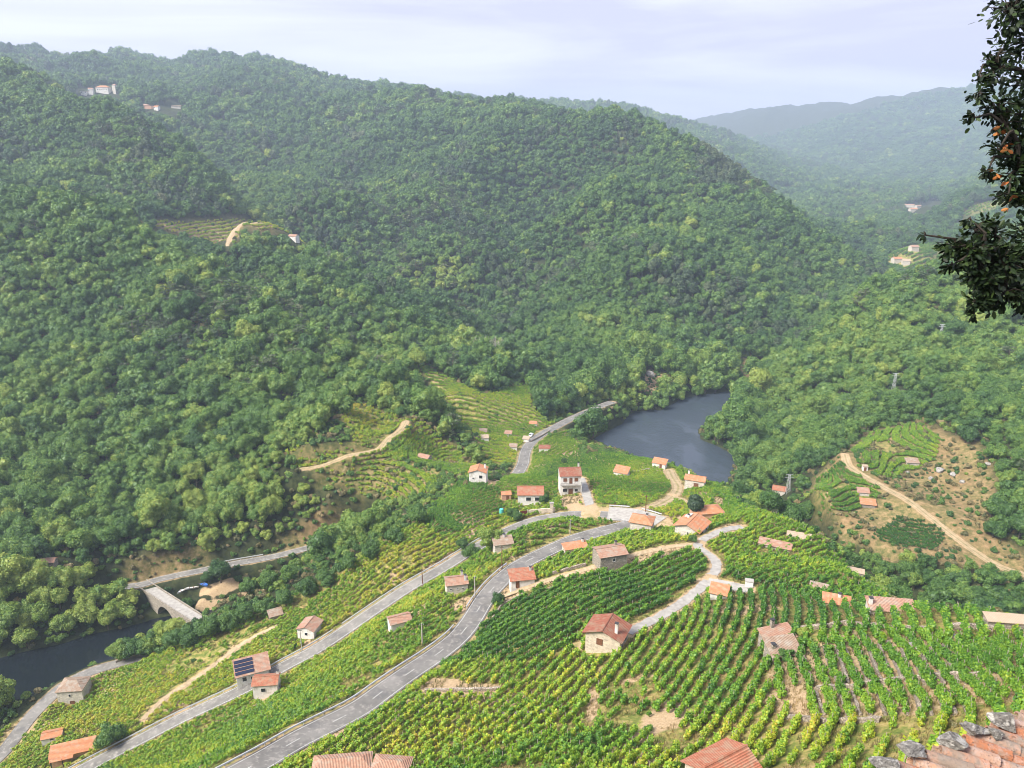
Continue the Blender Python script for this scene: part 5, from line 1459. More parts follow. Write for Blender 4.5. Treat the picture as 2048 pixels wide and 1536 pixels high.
# keep the water, the huts and the clearings as open as the photograph shows them
VIEW = [([(1149,893),(1165,866),(1215,856),(1262,826),(1322,816),(1364,795),(1447,782),(1476,782),(1468,806),(1451,822),(1424,836),(1396,858),(1404,880),(1437,894),(1467,911),(1471,930),(1455,970),(1400,955),(1340,925),(1290,905),(1160,905)], 520),
        ([(0,1320),(60,1306),(123,1290),(187,1270),(232,1262),(222,1330),(130,1378),(90,1385),(0,1400)], 300),
        ([(148,168),(240,165),(240,196),(150,198)], 1400), ([(282,206),(368,206),(368,226),(282,226)], 1300),
        ([(250,438),(300,448),(478,440),(500,424),(560,440),(650,478),(600,478),(520,464),(480,455),(470,492),(420,484),(330,462)], 760),
        ([(1806,408),(1850,396),(1890,392),(1890,404),(1850,430),(1812,426)], 2200), ([(1770,515),(1810,496),(1870,488),(1900,500),(1850,530),(1780,545)], 1100),
        ([(1895,440),(1960,412),(2060,384),(2060,394),(1960,428)], 1400),
        ([(82,1108),(116,1108),(116,1136),(82,1136)], 330), ([(1534,964),(1580,964),(1580,992),(1534,996)], 330),
        ([(255,1165),(310,1155),(400,1136),(400,1150),(470,1122),(563,1104),(563,1114),(470,1136),(405,1150),(330,1166),(410,1232),(385,1240),(290,1185),(255,1182)], 330),
        ([(366,1170),(410,1164),(480,1160),(478,1178),(430,1194),(395,1198),(366,1186)], 330), ([(385,1224),(390,1206),(440,1202),(500,1188),(498,1200),(430,1218)], 320),
        ([(300,1215),(345,1200),(370,1225),(345,1245),(310,1232)], 300),
        ([(820,730),(870,750),(930,775),(960,792),(1060,775),(1062,812),(1120,850),(1140,836),(1215,804),(1215,816),(1150,852),(1060,900),(1045,940),(985,930),(960,895),(925,850),(880,790)], 560),
        ([(1695,905),(1740,868),(1820,852),(1880,875),(1890,940),(1990,990),(1985,1060),(2040,1140),(1950,1115),(1760,1100),(1640,1035),(1628,965)], 420),
        ([(600,905),(668,812),(735,812),(805,836),(870,866),(985,948),(900,955),(840,962),(700,985),(560,950)], 352),
        ([(1280,770),(1292,744),(1312,748),(1330,762),(1300,784)], 640)]
bad = (dep < 135) & (u > -260) & (u < 2300)
for hh_ in (1.15, 1.9):
    u_, v_, d_ = project(P[:, 0], P[:, 1], P[:, 2] + hh_ * scl)
    for poly, dm in VIEW: bad |= in_poly(u_, v_, poly) & (d_ < dm)
scl = np.where(bad, 0, scl)
good = scl > 0
P, scl, kind, tint, rot, u, v, dep, clr, n = P[good], scl[good], kind[good], tint[good], rot[good], u[good], v[good], dep[good], clr[good], int(good.sum())
infr = (u > -10) & (u < 2058) & (v > -10) & (v < 1546)
score = np.where(infr & (kind < 8) & (clr > -1.5), scl / dep, 0)
# near ones sheltered from view do not count
order = np.argsort(-score)
solo = order[:285]
is_solo = np.zeros(n, bool); is_solo[solo] = True
print('trees', n, 'nearest solo depth', dep[solo].min(), dep[solo].max())

LO = [merged('broadleaf_tree', BROAD_LO[i], TRUNKS[i % 3], [M_LEAF, M_BARK]) for i in range(6)] + \
     [merged('pine_tree', PINE_LO[i], PINE_TRUNK, [M_PINE, M_BARK]) for i in range(2)] + [merged('conifer_tree', CONE_LO[0], PINE_TRUNK, [M_PINE, M_BARK])]
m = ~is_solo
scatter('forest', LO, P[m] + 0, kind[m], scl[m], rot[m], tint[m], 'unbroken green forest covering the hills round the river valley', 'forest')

TREE_PROTO = {}
def tree_proto(k):
    """first tree of each kind: an empty at the foot with trunk and crown"""
    pine = k >= 6
    r = empty('pine_tree' if pine else 'broadleaf_tree', (0, 0, 0))
    link('crown', PINE_HI[k - 6] if pine else BROAD_HI[k], r)
    link('trunk', PINE_TRUNK if pine else TRUNKS[k % 3], r)
    return r
def place_tree(k, x, y, z, s, rz, tint_, label, group=None, cat='tree'):
    if k not in TREE_PROTO:
        r = TREE_PROTO[k] = tree_proto(k); kids = list(r.children)
    else:
        src = TREE_PROTO[k]
        r = src.copy(); COL.objects.link(r); kids = []
        for ch in src.children:
            c_ = ch.copy(); COL.objects.link(c_); c_.parent = r; kids.append(c_)
    r.location = (x, y, z); r.scale = (s, s, s); r.rotation_euler = (0, 0, rz)
    for c_ in kids: c_['tint'] = float(tint_)
    if 'group' in r.keys(): del r['group']
    tag(r, label, cat, group)
    return r
def region(uu, vv, dd, xx):
    if dd < 345 and uu < 760 and vv < 1135 + (0 if uu > 250 else 60): return 'in the wood above the far bank road on the left'
    if uu < 330 and vv > 1100: return 'on the far bank of the dark creek left of the stone bridge'
    if uu < 800 and vv > 1080: return 'in the belt between the creek and the lowest vines'
    if uu > 1430 and vv > 1040: return 'in the wooded gorge behind the spur'
    if uu > 1380: return 'on the wooded hillside right of the river'
    if uu > 1050 and vv > 700: return 'on the river bank beyond the village'
    if uu > 760: return 'round the gully left of the village'
    return 'on the near slope of the left hill'
TONE = lambda t_: 'yellowish' if t_ > .62 else ('mid green' if t_ > .36 else 'dark green')
ORD = 'closest,second closest,third closest,fourth closest,fifth closest,sixth closest,seventh closest,eighth closest,ninth closest,tenth closest,eleventh closest,twelfth closest,thirteenth closest,fourteenth closest,fifteenth closest,sixteenth closest,seventeenth closest,eighteenth closest,nineteenth closest,twentieth closest'.split(',')
ORD += ['%s-%s closest' % (a_, b_) for a_ in ('twenty', 'thirty') for b_ in 'first,second,third,fourth,fifth,sixth,seventh,eighth,ninth'.split(',')]
def tell_apart(items, marks):
    """items: (u, v, what). A label from the nearest landmark, the side of it and the rank of closeness on that side"""
    buckets = {}; out = [None] * len(items)
    for q, (a_, b_, what) in enumerate(items):
        d_, m_ = min((math.hypot(a_ - mx_, b_ - my_), k) for k, (mx_, my_, _) in enumerate(marks))
        mx_, my_, nm = marks[m_]
        dx_, dy_ = a_ - mx_, b_ - my_
        if abs(dx_) > abs(dy_): sd = 'to the right of' if dx_ > 0 else 'to the left of'
        else: sd = 'below' if dy_ > 0 else 'above'
        buckets.setdefault((what, sd, nm), []).append((d_, q))
    for (what, sd, nm), l_ in buckets.items():
        for r_, (d_, q) in enumerate(sorted(l_)):
            out[q] = '%s, %s %s %s' % (what, ORD[min(r_, 37)], sd, nm)
    return out
MARKS = [(95,1120,'the riverside hut'),(350,1205,'the stone bridge'),(442,1110,'the blue green alder'),(955,940,'the small white house'),(845,912,'the knoll shed'),(802,836,'the top of the knoll track'),
         (1557,975,'the gorge house'),(1785,750,'the middle pylon'),(1878,660,'the upper pylon'),(1575,945,'the lowest pylon'),(1695,905,'the head of the hill track'),(1930,845,'the big solitary hillside tree'),(1706,1135,'the grey slab hut'),
         (1305,755,'the pale scree'),(1142,838,'the river road bend'),(1450,830,'the water narrows'),(563,1108,'the far road end'),(300,1120,'the rusty roadbank'),(60,1250,'the tall poplar'),(1830,870,'the upper hillside terraces'),
         (145,1370,'the whitewashed river house'),(735,840,'the yellow knoll field'),(940,800,'the side valley vineyard'),(1787,1212,'the long salmon roof'),(2000,1040,'the dark tree ending the dry hillside'),(600,980,'the dry terraces'),(200,1000,'the wood centre') ]
MARKS = [m_ for m_ in MARKS if 'wood centre' not in m_[2]]
u2, v2, _d2 = project(P[:, 0], P[:, 1], P[:, 2] + scl)
its = [(float(u2[i]), float(v2[i]), 'umbrella topped pine' if kind[i] >= 6 else TONE(tint[i]) + ' broadleaf tree') for i in solo]
for i, lab in zip(solo, tell_apart(its, MARKS)):
    rg = region(u[i], v[i], dep[i], P[i, 0])
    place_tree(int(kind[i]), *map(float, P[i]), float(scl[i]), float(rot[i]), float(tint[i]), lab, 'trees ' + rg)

NTH = ['leftmost'] + [w_ + ' from the left' for w_ in 'second,third,fourth,fifth,sixth,seventh,eighth,ninth,tenth,eleventh,twelfth,thirteenth'.split(',')]
def lone(px, py, k, s, t_, label, dmin=60, dmax=420, cat='tree', sc_=(1, 1, 1)):
    x, y, z, d_ = surf(px, py, dmin, dmax)
    r = place_tree(k, x, y, z - .1, s, rnd.uniform(0, 6), t_, label, None, cat)
    r.scale = (s * sc_[0], s * sc_[1], s * sc_[2]); r.name = cat.replace(' ', '_') if cat != 'tree' else r.name
    return r
lone(982, 1102, 3, 3.7, .74, 'yellow green walnut tree between the two roads above a brown roofed cottage')
lone(944, 1118, 1, 2.6, .30, 'dark bushy tree just left below the yellow green walnut')
lone(925, 1100, 0, 1.9, .25, 'smaller dark tree left of the walnut tree')
lone(996, 1208, 1, 1.7, .05, 'round dark bush on the right edge of the main road', cat='bush')
lone(224, 1490, 1, 3.3, .35, 'large round dark bush beside the long orange open shed', cat='bush')
lone(1086, 1008, 0, 1.9, .12, 'round dark tree in front of the red roofed white house')
lone(1025, 1038, 1, 2.2, .2, 'spreading grey green bush below the turquoise tank', cat='bush')
lone(1035, 1040, 1, 1.7, .25, 'grey green bush left of the dark red gate', cat='bush')
lone(1120, 952, 0, 1.7, .3, 'dark tree left of the tall village house')
lone(1128, 930, 2, 1.5, .2, 'grey tree behind the tall village house')
lone(1100, 955, 1, 1.6, .35, 'low palm like bush on the terraces left of the tall house', cat='bush')
lone(1606, 1273, 1, 1.0, .98, 'bright yellow bush touching the right end of the orange roofed shed', cat='bush')
lone(442, 1166, 2, 4.2, .10, 'big blue green alder standing by the sandy yard near the bridge', 240, 330)
lone(418, 1166, 0, 2.2, .12, 'smaller blue green alder against the left of the big one', 240, 330)
lone(375, 1214, 1, 2.1, .28, 'dark branching willow at the middle of the bridge parapet', 225, 330)
lone(500, 1190, 0, 2.8, .35, 'green tree on the sandy creek bank right of the yard', 240, 330)
lone(540, 1175, 1, 3.4, .42, 'broad olive green tree on the creek bank behind the vines', 240, 330)
lone(580, 1168, 2, 3.2, .45, 'light green tree right of the broad olive one on the creek bank', 240, 330)
lone(1580, 1045, 1, 4.6, .22, 'large dark green oak in front of the pale gorge house', 235, 330)
lone(1610, 1042, 0, 4.4, .28, 'large oak right of the gorge house', 235, 330)
lone(1538, 1038, 2, 3.8, .2, 'dark oak left of the gorge house', 235, 330)
lone(1930, 885, 1, 4.4, .12, 'big dark solitary tree above the hillside terraces', 260, 420)
lone(2000, 1040, 0, 4.2, .2, 'dark tree at the right end of the dry hillside', 240, 420)
lone(2035, 1080, 2, 4.8, .2, 'tall dark tree at the lower right of the dry hillside', 240, 420)
lone(1985, 1075, 1, 3.6, .25, 'bushy tree left of the tall dark tree on the dry hillside', 240, 420)
lone(60, 1262, 3, 3.6, .95, 'yellow green poplar highest on the left creek bank', 225, 330)
lone(25, 1250, 0, 3.2, .9, 'yellow green poplar at the left edge above the creek', 225, 330)
lone(1568, 1320, 1, 1.1, .25, 'dark bush under the front of the worn tiled cottage', cat='bush')
lone(1384, 1084, 1, 1.2, .3, 'climbing vine bush against the grey stone gable house', cat='bush')
for q, (px, py, k, s_, t_) in enumerate([(240,1322,0,3.3,.62),(268,1312,1,3.6,.22),(296,1316,3,3.2,.30),(322,1300,0,3.8,.20),(352,1302,2,3.4,.26),(385,1290,1,3.7,.22),(420,1276,3,3.6,.30),(455,1262,0,3.3,.36),
        (492,1248,2,3.2,.28),(530,1232,1,3.1,.34),(572,1214,3,3.0,.30),(612,1194,0,3.2,.24),(655,1172,1,3.1,.36),(698,1146,2,3.0,.40),(742,1120,3,3.2,.30),(790,1088,1,3.0,.26),(840,1050,0,3.0,.34)]):
    lone(px, py, k, s_, t_, '%s creekside tree edging the vines, %s to the whitewashed river house' % ('yellowish' if t_ > .6 else 'dark green' if t_ < .3 else 'mid green', ORD[q]))
for q, (px, py, k, s_, t_) in enumerate([(1152,862,1,2.0,.45),(1172,856,0,2.4,.55),(1194,850,3,2.8,.5),(1218,846,2,2.8,.66),(1244,838,1,3.4,.5),(1296,824,0,3.4,.62),(1326,820,3,3.6,.5),(1356,802,1,3.8,.72),(1392,794,0,4.0,.45),(1430,788,2,4.0,.5),(1465,782,1,4.2,.42),(1232,826,0,2.4,.5),(1262,815,1,2.6,.4),(1285,808,2,2.8,.55),(1312,799,3,2.8,.4),(1338,794,0,3.0,.5),(1365,784,1,3.0,.45),(1392,778,2,3.0,.5),(1418,771,3,3.0,.4),(1440,768,0,3.0,.4)]):
    lone(px, py, k, s_, t_, '%s river bank tree, %s to the river road bend' % ('yellow green' if t_ > .6 else 'mid green', ORD[min(q, 19)]), 300, 600)
# conifer beside the orange roofed long house
x, y, z, d_ = surf(1389, 1040)
r = empty('conifer_tree', (x, y, z)); tag(r, 'dark cone shaped conifer between the curving track and the orange roofed long house', 'tree')
cr_ = link('crown', crown(777, lobes=26, leaves=3600, size=.07, rx=.52, rz=1.25, base=1.45, conical=.8, mat=M_PINE, lobe_r=(.24, .38)), r); cr_['tint'] = 0.0
link('trunk', trunk_mesh(778, 1.6, .06), r); r.scale = (4.2, 4.2, 3.9)
# standing dead trees over the small side valley
for q in range(13):
    x, y, z, d_ = surf(948 + q * 5 + rnd.uniform(-2, 2), 712 + rnd.uniform(-3, 3), 420, 640)
    o = link('dead_tree', DEAD); o.location = (x, y, z + 2); s_ = rnd.uniform(3.5, 5.5); o.scale = (s_, s_, s_); o.rotation_euler = (0, 0, rnd.uniform(0, 6))
    tag(o, 'bare grey dead tree above the side valley, ' + NTH[q] + ' of the bleached group', 'dead tree', 'bleached dead trees above the side valley')

# ------------------------------------------------------------------ vines
def vine_mesh(seed, leaves, size, stake, L_=1.0, Wd=.42, Ht=1.55):
    g = np.random.default_rng(seed)
    nb = 7
    P_, N_ = [], []
    V, F, fm = [], [], []
    iv, jf = ico()
    for k in range(nb):
        c = np.array([g.uniform(-.5, .5) * L_, g.uniform(-.12, .12), g.uniform(.65, 1.2) * Ht / 1.5])
        r = g.uniform(.26, .42)
        m = leaves // nb
        d = g.normal(size=(m, 3)); d /= np.linalg.norm(d, axis=1)[:, None]
        P_.append(c + d * r * g.uniform(.85, 1.25, m)[:, None]); N_.append(d + g.normal(size=d.shape) * .6 + [0, 0, .5])
        b = len(V); V += [tuple(q) for q in (c + iv * r * .62)]; F += [(a_+b, b_+b, c_+b) for a_, b_, c_ in jf]; fm += [0] * 20
    for k in range(3):      # loose shoots
        a = g.uniform(0, 6.28); c = np.array([g.uniform(-.4, .4), 0, 1.2]); e = c + [math.cos(a) * .45, math.sin(a) * .45, g.uniform(.1, .5)]
        m = max(3, leaves // 24)
        P_.append(c + (e - c) * g.uniform(0, 1, m)[:, None] + g.normal(size=(m, 3)) * .05); N_.append(g.normal(size=(m, 3)) + [0, 0, 1])
    P_ = np.concatenate(P_); N_ = np.concatenate(N_); N_ /= np.linalg.norm(N_, axis=1)[:, None]
    Q = leaf_quads(P_, N_, size, g, asp=.9); b = len(V)
    V += [tuple(q) for q in Q]; fq = [tuple(b + i for i in f) for f in np.arange(len(Q)).reshape(-1, 4)]; F += fq; fm += [0] * len(fq)
    if stake:
        s_ = MB().box(-.03, .03, -.03, .03, -.3, Ht + g.uniform(.1, .5)); b = len(V); V += s_.V; F += [tuple(i + b for i in f) for f in s_.F]; fm += [1] * 6
    s_ = MB().tube([(0,0,-.3),(.05,0,.4),(0,0,.9)], [.05,.04,.03], 5); b = len(V); V += s_.V; F += [tuple(i + b for i in f) for f in s_.F]; fm += [2] * len(s_.F)
    return V, F, fm
M_STAKE = speckled('weathered_stake', (.22, .19, .15), (.42, .37, .31), 4)
VINES = []
for i in range(6):
    V, F, fm = vine_mesh(700 + i, 110, .15, i == 0)
    VINES.append(np_mesh('grapevine', V, F, [M_VINE, M_STAKE, M_BARK], fm))

VX, VY, VR, VT, VS = [], [], [], [], []
def add_vines(x, y, rot_, tint_, s):
    VX.append(x); VY.append(y); VR.append(rot_); VT.append(tint_); VS.append(s)
def free(x, y):
    return (lookup(RD, x, y) > 1.1) & ~near_house(x, y, -.8) & (lookup(ZB, x, y) < .62)

def straight_rows(poly, p0, p1, gap, step, s, tint0, dmin=60, dmax=420, keepf=1.0, excl=(), jit=.2):
    a = np.array(surf(*p0, dmin, dmax)[:2]); b = np.array(surf(*p1, dmin, dmax)[:2])
    d = (b - a) / np.linalg.norm(b - a); nn = np.array([-d[1], d[0]])
    q = np.array(poly); s_ = (q - a) @ d; t_ = (q - a) @ nn
    S_, T_ = np.meshgrid(np.arange(s_.min(), s_.max(), step), np.arange(math.floor(t_.min() / gap) * gap, t_.max(), gap))
    S_ = S_.ravel() + rng.uniform(-.2, .2, S_.size); T_ = T_.ravel() + rng.normal(0, jit, T_.size)
    x = a[0] + d[0] * S_ + nn[0] * T_; y = a[1] + d[1] * S_ + nn[1] * T_
    m = in_poly(x, y, poly) & free(x, y) & (rng.random(len(x)) < keepf)
    for e in excl: m &= ~in_poly(x, y, e)
    x, y = x[m], y[m]
    add_vines(x, y, np.full(len(x), math.atan2(d[1], d[0])) + rng.normal(0, .1, len(x)), tint0 + fbm(x, y, 25, 91) * .3 + rng.normal(0, .07, len(x)), s * rng.uniform(.85, 1.2, len(x)))

def offset_rows(path, kmin, kmax, gap, step, poly, s, tint0, excl=(), ext=60):
    S = PATHS[path][:, :2]; N0 = normals2(PATHS[path])
    d0 = S[0] - S[8]; d0 /= np.linalg.norm(d0); d1 = S[-1] - S[-9]; d1 /= np.linalg.norm(d1)
    S = np.vstack([S[0] + d0 * np.arange(ext, 0, -1)[:, None], S, S[-1] + d1 * np.arange(1, ext)[:, None]])
    for _ in range(60): S[1:-1] = (S[:-2] + 2 * S[1:-1] + S[2:]) / 4
    N = normals2(S); T = np.c_[N[:, 1], -N[:, 0]]
    for k in range(kmin, kmax):
        off = k * gap
        Q = S + N * off
        L_ = np.r_[0, np.cumsum(np.hypot(*np.diff(Q, axis=0).T))]
        tt = np.arange(0, L_[-1], step) + rng.uniform(0, step)
        x = np.interp(tt, L_, Q[:, 0]); y = np.interp(tt, L_, Q[:, 1]); nx = np.interp(tt, L_, N[:, 0]); ny = np.interp(tt, L_, N[:, 1])
        x = x + rng.normal(0, .2, len(x)); y = y + rng.normal(0, .2, len(x))
        m = in_poly(x, y, poly)
        if not m.any(): continue
        x, y, nx, ny = x[m], y[m], nx[m], ny[m]
        m = (np.abs(seg_dist(x, y, S[::3]) - abs(off)) < .8) & free(x, y) & ((y < 243) | (x < -12))
        for e in excl: m &= ~in_poly(x, y, e)
        dens = fbm(x, y, 11, 95); m &= ~((dens > .33) & (rng.random(len(x)) < .8))
        x, y, nx, ny = x[m], y[m], nx[m], ny[m]
        add_vines(x, y, np.arctan2(-nx, ny) + rng.normal(0, .15, len(x)), tint0 + fbm(x, y, 25, 91) * .42 + rng.normal(0, .10, len(x)), s * rng.uniform(.7, 1.2, len(x)))

def contour_rows(poly, h, spacing, s, tint0, lo=.1, hi=.5):
    q = np.array(poly); x, y = jgrid(q[:, 0].min(), q[:, 0].max(), q[:, 1].min(), q[:, 1].max(), spacing)
    m = in_poly(x, y, poly) & free(x, y); x, y = x[m], y[m]
    zz = H(x, y); f = zz / h - np.floor(zz / h)
    m = (f < .33) & (lookup(SLOPE, x, y) > .15)
    x, y = x[m], y[m]
    gx = H(x + 2, y) - H(x - 2, y); gy = H(x, y + 2) - H(x, y - 2)
    add_vines(x, y, np.arctan2(gx, -gy), tint0 + fbm(x, y, 25, 91) * .3 + rng.normal(0, .08, len(x)), s * rng.uniform(.8, 1.15, len(x)))

# which part of the spur lies on which side of the main road
S_up = PATHS['upper']
side_up = side_sign('upper', 1000, 1400)
straight_rows(F_MAIN, (1010, 1300), (1210, 1188), 2.75, .75, 1.12, .24, jit=.1)
straight_rows(F_WALLS, (1625, 1308), (1648, 1381), 1.75, .9, 1.02, .44, dmax=200, keepf=.85)
offset_rows('upper', *((1, 75) if side_up > 0 else (-75, -1)), 2.15, .95, SPUR, 1.0, .48, excl=(F_MAIN, F_WALLS))
offset_rows('middle', *((1, 45) if sm > 0 else (-45, -1)), 2.1, .9, SPUR, .95, .60, excl=(F_GRASS,))
# between the two roads: rows follow the lower road up to the main one
k0 = -sm
S2 = PATHS['upper']
def between():
    n0 = len(VX)
    offset_rows('middle', *((1, 32) if k0 > 0 else (-32, -1)), 2.1, .9, SPUR, .95, .48, excl=(F_MAIN, F_WALLS))
    for j in range(n0, len(VX)):
        x, y = VX[j], VY[j]
        i = np.array([np.hypot(S2[:, 0] - a, S2[:, 1] - b).argmin() for a, b in zip(x, y)]) if len(x) else np.zeros(0, int)
        N = normals2(S2); sd = (x - S2[i, 0]) * N[i, 0] + (y - S2[i, 1]) * N[i, 1] if len(x) else np.zeros(0)
        m = (sd * side_up < 0) if len(x) else np.zeros(0, bool)
        VX[j], VY[j], VR[j], VT[j], VS[j] = (q[m] for q in (VX[j], VY[j], VR[j], VT[j], VS[j]))
between()
# village knoll behind the hairpin
def after_hairpin():
    n0 = len(VX)
    straight_rows(SPUR, (1180, 985), (1300, 990), 3.1, .95, .88, .45, excl=(F_GRASS, V_B))
    for j in range(n0, len(VX)):
        x, y = VX[j], VY[j]
        m = (y > 243) & (x >= -12)
        VX[j], VY[j], VR[j], VT[j], VS[j] = (q[m] for q in (VX[j], VY[j], VR[j], VT[j], VS[j]))
after_hairpin()
contour_rows(F_GRASS, 1.1, .8, .85, .22)
contour_rows(R_A, 1.0, .55, .95, .62); contour_rows(R_B, 1.0, .55, .95, .52); contour_rows(K_A, .9, .6, 1.0, .58); contour_rows(K_DRY, 1.6, .8, .9, .7); straight_rows(F_GRASS, (900, 1040), (1000, 1000), 1.9, .9, .8, .3)
straight_rows(R_C, (1760, 1070), (1860, 1095), 1.7, .9, .9, .08, 220, 420)
straight_rows(V_A, (960, 800), (1100, 850), 3.8, 1.1, 1.1, .6, 300, 560)
straight_rows(V_B, (1075, 890), (1140, 870), 2.8, 1.0, .85, .5, 280, 460)
straight_rows(K_B, (680, 830), (780, 850), 2.3, 1.1, 1.1, .72, 280, 460, .6, jit=.5)
straight_rows(C_B, (1790, 530), (1850, 505), 6, 2.5, 2.4, .45, 800, 1150)
straight_rows(C_C, (1900, 435), (2000, 400), 7, 3.0, 2.6, .5, 800, 1500, .7)
contour_rows(C_A, 2.4, 1.3, 1.3, .7)
VXa, VYa, VRa, VTa, VSa = (np.concatenate(q) for q in (VX, VY, VR, VT, VS))
# drop plants standing in each other
order = np.lexsort((VYa, VXa)); cell = {}
keepv = np.ones(len(VXa), bool)
ix_, iy_ = np.floor(VXa / .62).astype(int), np.floor(VYa / .62).astype(int)
seen = set()
for i in range(len(VXa)):
    k = (ix_[i], iy_[i])
    if k in seen and VYa[i] < 420: keepv[i] = False
    seen.add(k)
VXa, VYa, VRa, VTa, VSa = VXa[keepv], VYa[keepv], VRa[keepv], VTa[keepv], VSa[keepv]
VZa = H(VXa, VYa) - .05
uu, vv, dd = project(VXa, VYa, VZa + .8)
# yellower vines low on the left, greener on the steep right side
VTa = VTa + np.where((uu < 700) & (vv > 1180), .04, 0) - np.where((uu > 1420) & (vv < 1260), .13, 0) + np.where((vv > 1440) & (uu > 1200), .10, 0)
VTa = np.clip(VTa, .02, 1.0)
VP = np.c_[VXa, VYa, VZa]
vclr = clear_of_sight(VP, 1.2)
kv = vclr > -9
VP, VRa, VTa, VSa, uu, vv, dd, vclr = VP[kv], VRa[kv], VTa[kv], VSa[kv], uu[kv], vv[kv], dd[kv], vclr[kv]
inv = (uu > 0) & (uu < 2048) & (vv > 0) & (vv < 1530) & (vclr > -.2) & ~((uu > 1700) & (vv > 1536 - (uu - 1730) * .38 - 20))
vs = np.where(inv, VSa / dd, 0); vo = np.argsort(-vs)[:290]
vsolo = np.zeros(len(VP), bool); vsolo[vo] = True
print('vines', len(VP), 'solo depth', dd[vo].min(), dd[vo].max())
m = ~vsolo
scatter('vineyard', VINES, VP[m], rng.integers(0, 6, m.sum()), VSa[m], VRa[m], VTa[m], 'rows of leafy grapevines covering the spur and its terraces', 'vineyard')
VHI = []
for i in range(5):
    V, F, fm = vine_mesh(800 + i, 420, .085, False)
    q = np_mesh('foliage', V, [f for f, m_ in zip(F, fm) if m_ == 0], [M_VINE])
    VHI.append(q)
sm_ = MB().box(-.03, .03, -.03, .03, -.3, 1.9); STK = np_mesh('stake', sm_.V, sm_.F, [M_STAKE])
sm_ = MB().tube([(0,0,-.3),(.05,0,.4),(0,0,.9)], [.05,.04,.03], 5); STM = np_mesh('stem', sm_.V, sm_.F, [M_BARK])
protos = []
for i in range(5):
    r = empty('grapevine', (0, 0, 0)); link('foliage', VHI[i], r); link('stem', STM, r)
    if i % 2 == 0: link('stake', STK, r)
    protos.append([r, False])
VM = [(1445,1500,'the red tiled barn'),(1574,1290,'the worn tiled cottage'),(1897,1480,'the dark rounded roof stone'),(2020,1245,'the flat roofed stone barn'),(1787,1216,'the long salmon roof'),(1690,1380,'the long cross wall'),
      (684,1520,'the wide salmon roof'),(779,1524,'the smaller salmon roof'),(1204,1270,'the cream stone house'),(1763,1524,'the lowest roof stone'),(2010,1437,'the big boulder on the roof'),(1030,1430,'the short tumbled wall'),(1660,1446,'the foot wall of the walled rows')]
vtone = lambda t_: 'yellowing' if t_ > .68 else 'bright green' if t_ > .42 else 'deep green'
vl = tell_apart([(float(uu[i]), float(vv[i]), vtone(VTa[i]) + ' grapevine') for i in vo], VM)
for i, lab in zip(vo, vl):
    pr = protos[int(i) % 5]
    if not pr[1]: r = pr[0]; pr[1] = True; kids = list(r.children)
    else:
        r = pr[0].copy(); COL.objects.link(r); kids = []
        for ch in pr[0].children: c_ = ch.copy(); COL.objects.link(c_); c_.parent = r; kids.append(c_)
    r.location = tuple(map(float, VP[i])); r.rotation_euler = (0, 0, float(VRa[i])); s_ = float(VSa[i]); r.scale = (s_, s_, s_)
    for c_ in kids: c_['tint'] = float(VTa[i])
    if 'group' in r.keys(): del r['group']
    tag(r, lab, 'grapevine', 'grapevines at the foot of the photo')
for pr in protos:
    if not pr[1]:
        for ch in list(pr[0].children): bpy.data.objects.remove(ch)
        bpy.data.objects.remove(pr[0])

# ------------------------------------------------------------------ scrub and grass
SC = [crown(600 + i, lobes=7, leaves=260, size=.17, rz=.62, base=.45, name='shrub') for i in range(3)]
SD = [crown(620 + i, lobes=6, leaves=240, size=.17, rz=.55, base=.4, mat=M_DRYLEAF, name='shrub') for i in range(3)]
SX, SY, SS, SK, ST = [], [], [], [], []
def scrub(poly, spacing, s0, s1, dryp, keepf=1.0, tint0=.35, minrd=1.5):
    q = np.array(poly); x, y = jgrid(q[:, 0].min(), q[:, 0].max(), q[:, 1].min(), q[:, 1].max(), spacing)
    m = in_poly(x, y, poly) & (lookup(RD, x, y) > minrd) & ~near_house(x, y, .5) & (H(x, y) > .4) & (rng.random(len(x)) < keepf)
    m &= fbm(x, y, 14, 41) < .35
    x, y = x[m], y[m]; n_ = len(x)
    SX.append(x); SY.append(y); SS.append(s0 + (s1 - s0) * rng.random(n_) ** 2); SK.append(np.where(rng.random(n_) < dryp, 3, 0) + rng.integers(0, 3, n_)); ST.append(np.clip(tint0 + rng.normal(0, .15, n_), 0, 1))
scrub(R_DRY, 2.3, .5, 1.7, .55, .75); scrub(K_DRY, 2.0, .5, 1.7, .35, .85, .5); scrub(K_B, 2.2, .6, 1.3, .2, .6, .7)
scrub(ROADBANK, 1.7, .5, 1.5, .45, .85); scrub(L_CUT, 2.4, .6, 1.7, .5, .8); scrub(SCREE, 2.2, .6, 1.7, .4, .8); scrub(SCREE2, 3.0, .6, 1.5, .4, .4)
scrub(BANKSAND, 2.6, .4, 1.0, .4, .5); scrub(C_A, 4.5, .8, 2.0, .4, .5); scrub(V_A, 5, .6, 1.6, .2, .35, .4); scrub(C_B, 9, 1.5, 3.5, .1, .3)
scrub(SPUR, 5.0, .35, 1.0, .35, .4, .5, 1.0); scrub(F_GRASS, 5, .4, .8, .4, .3)
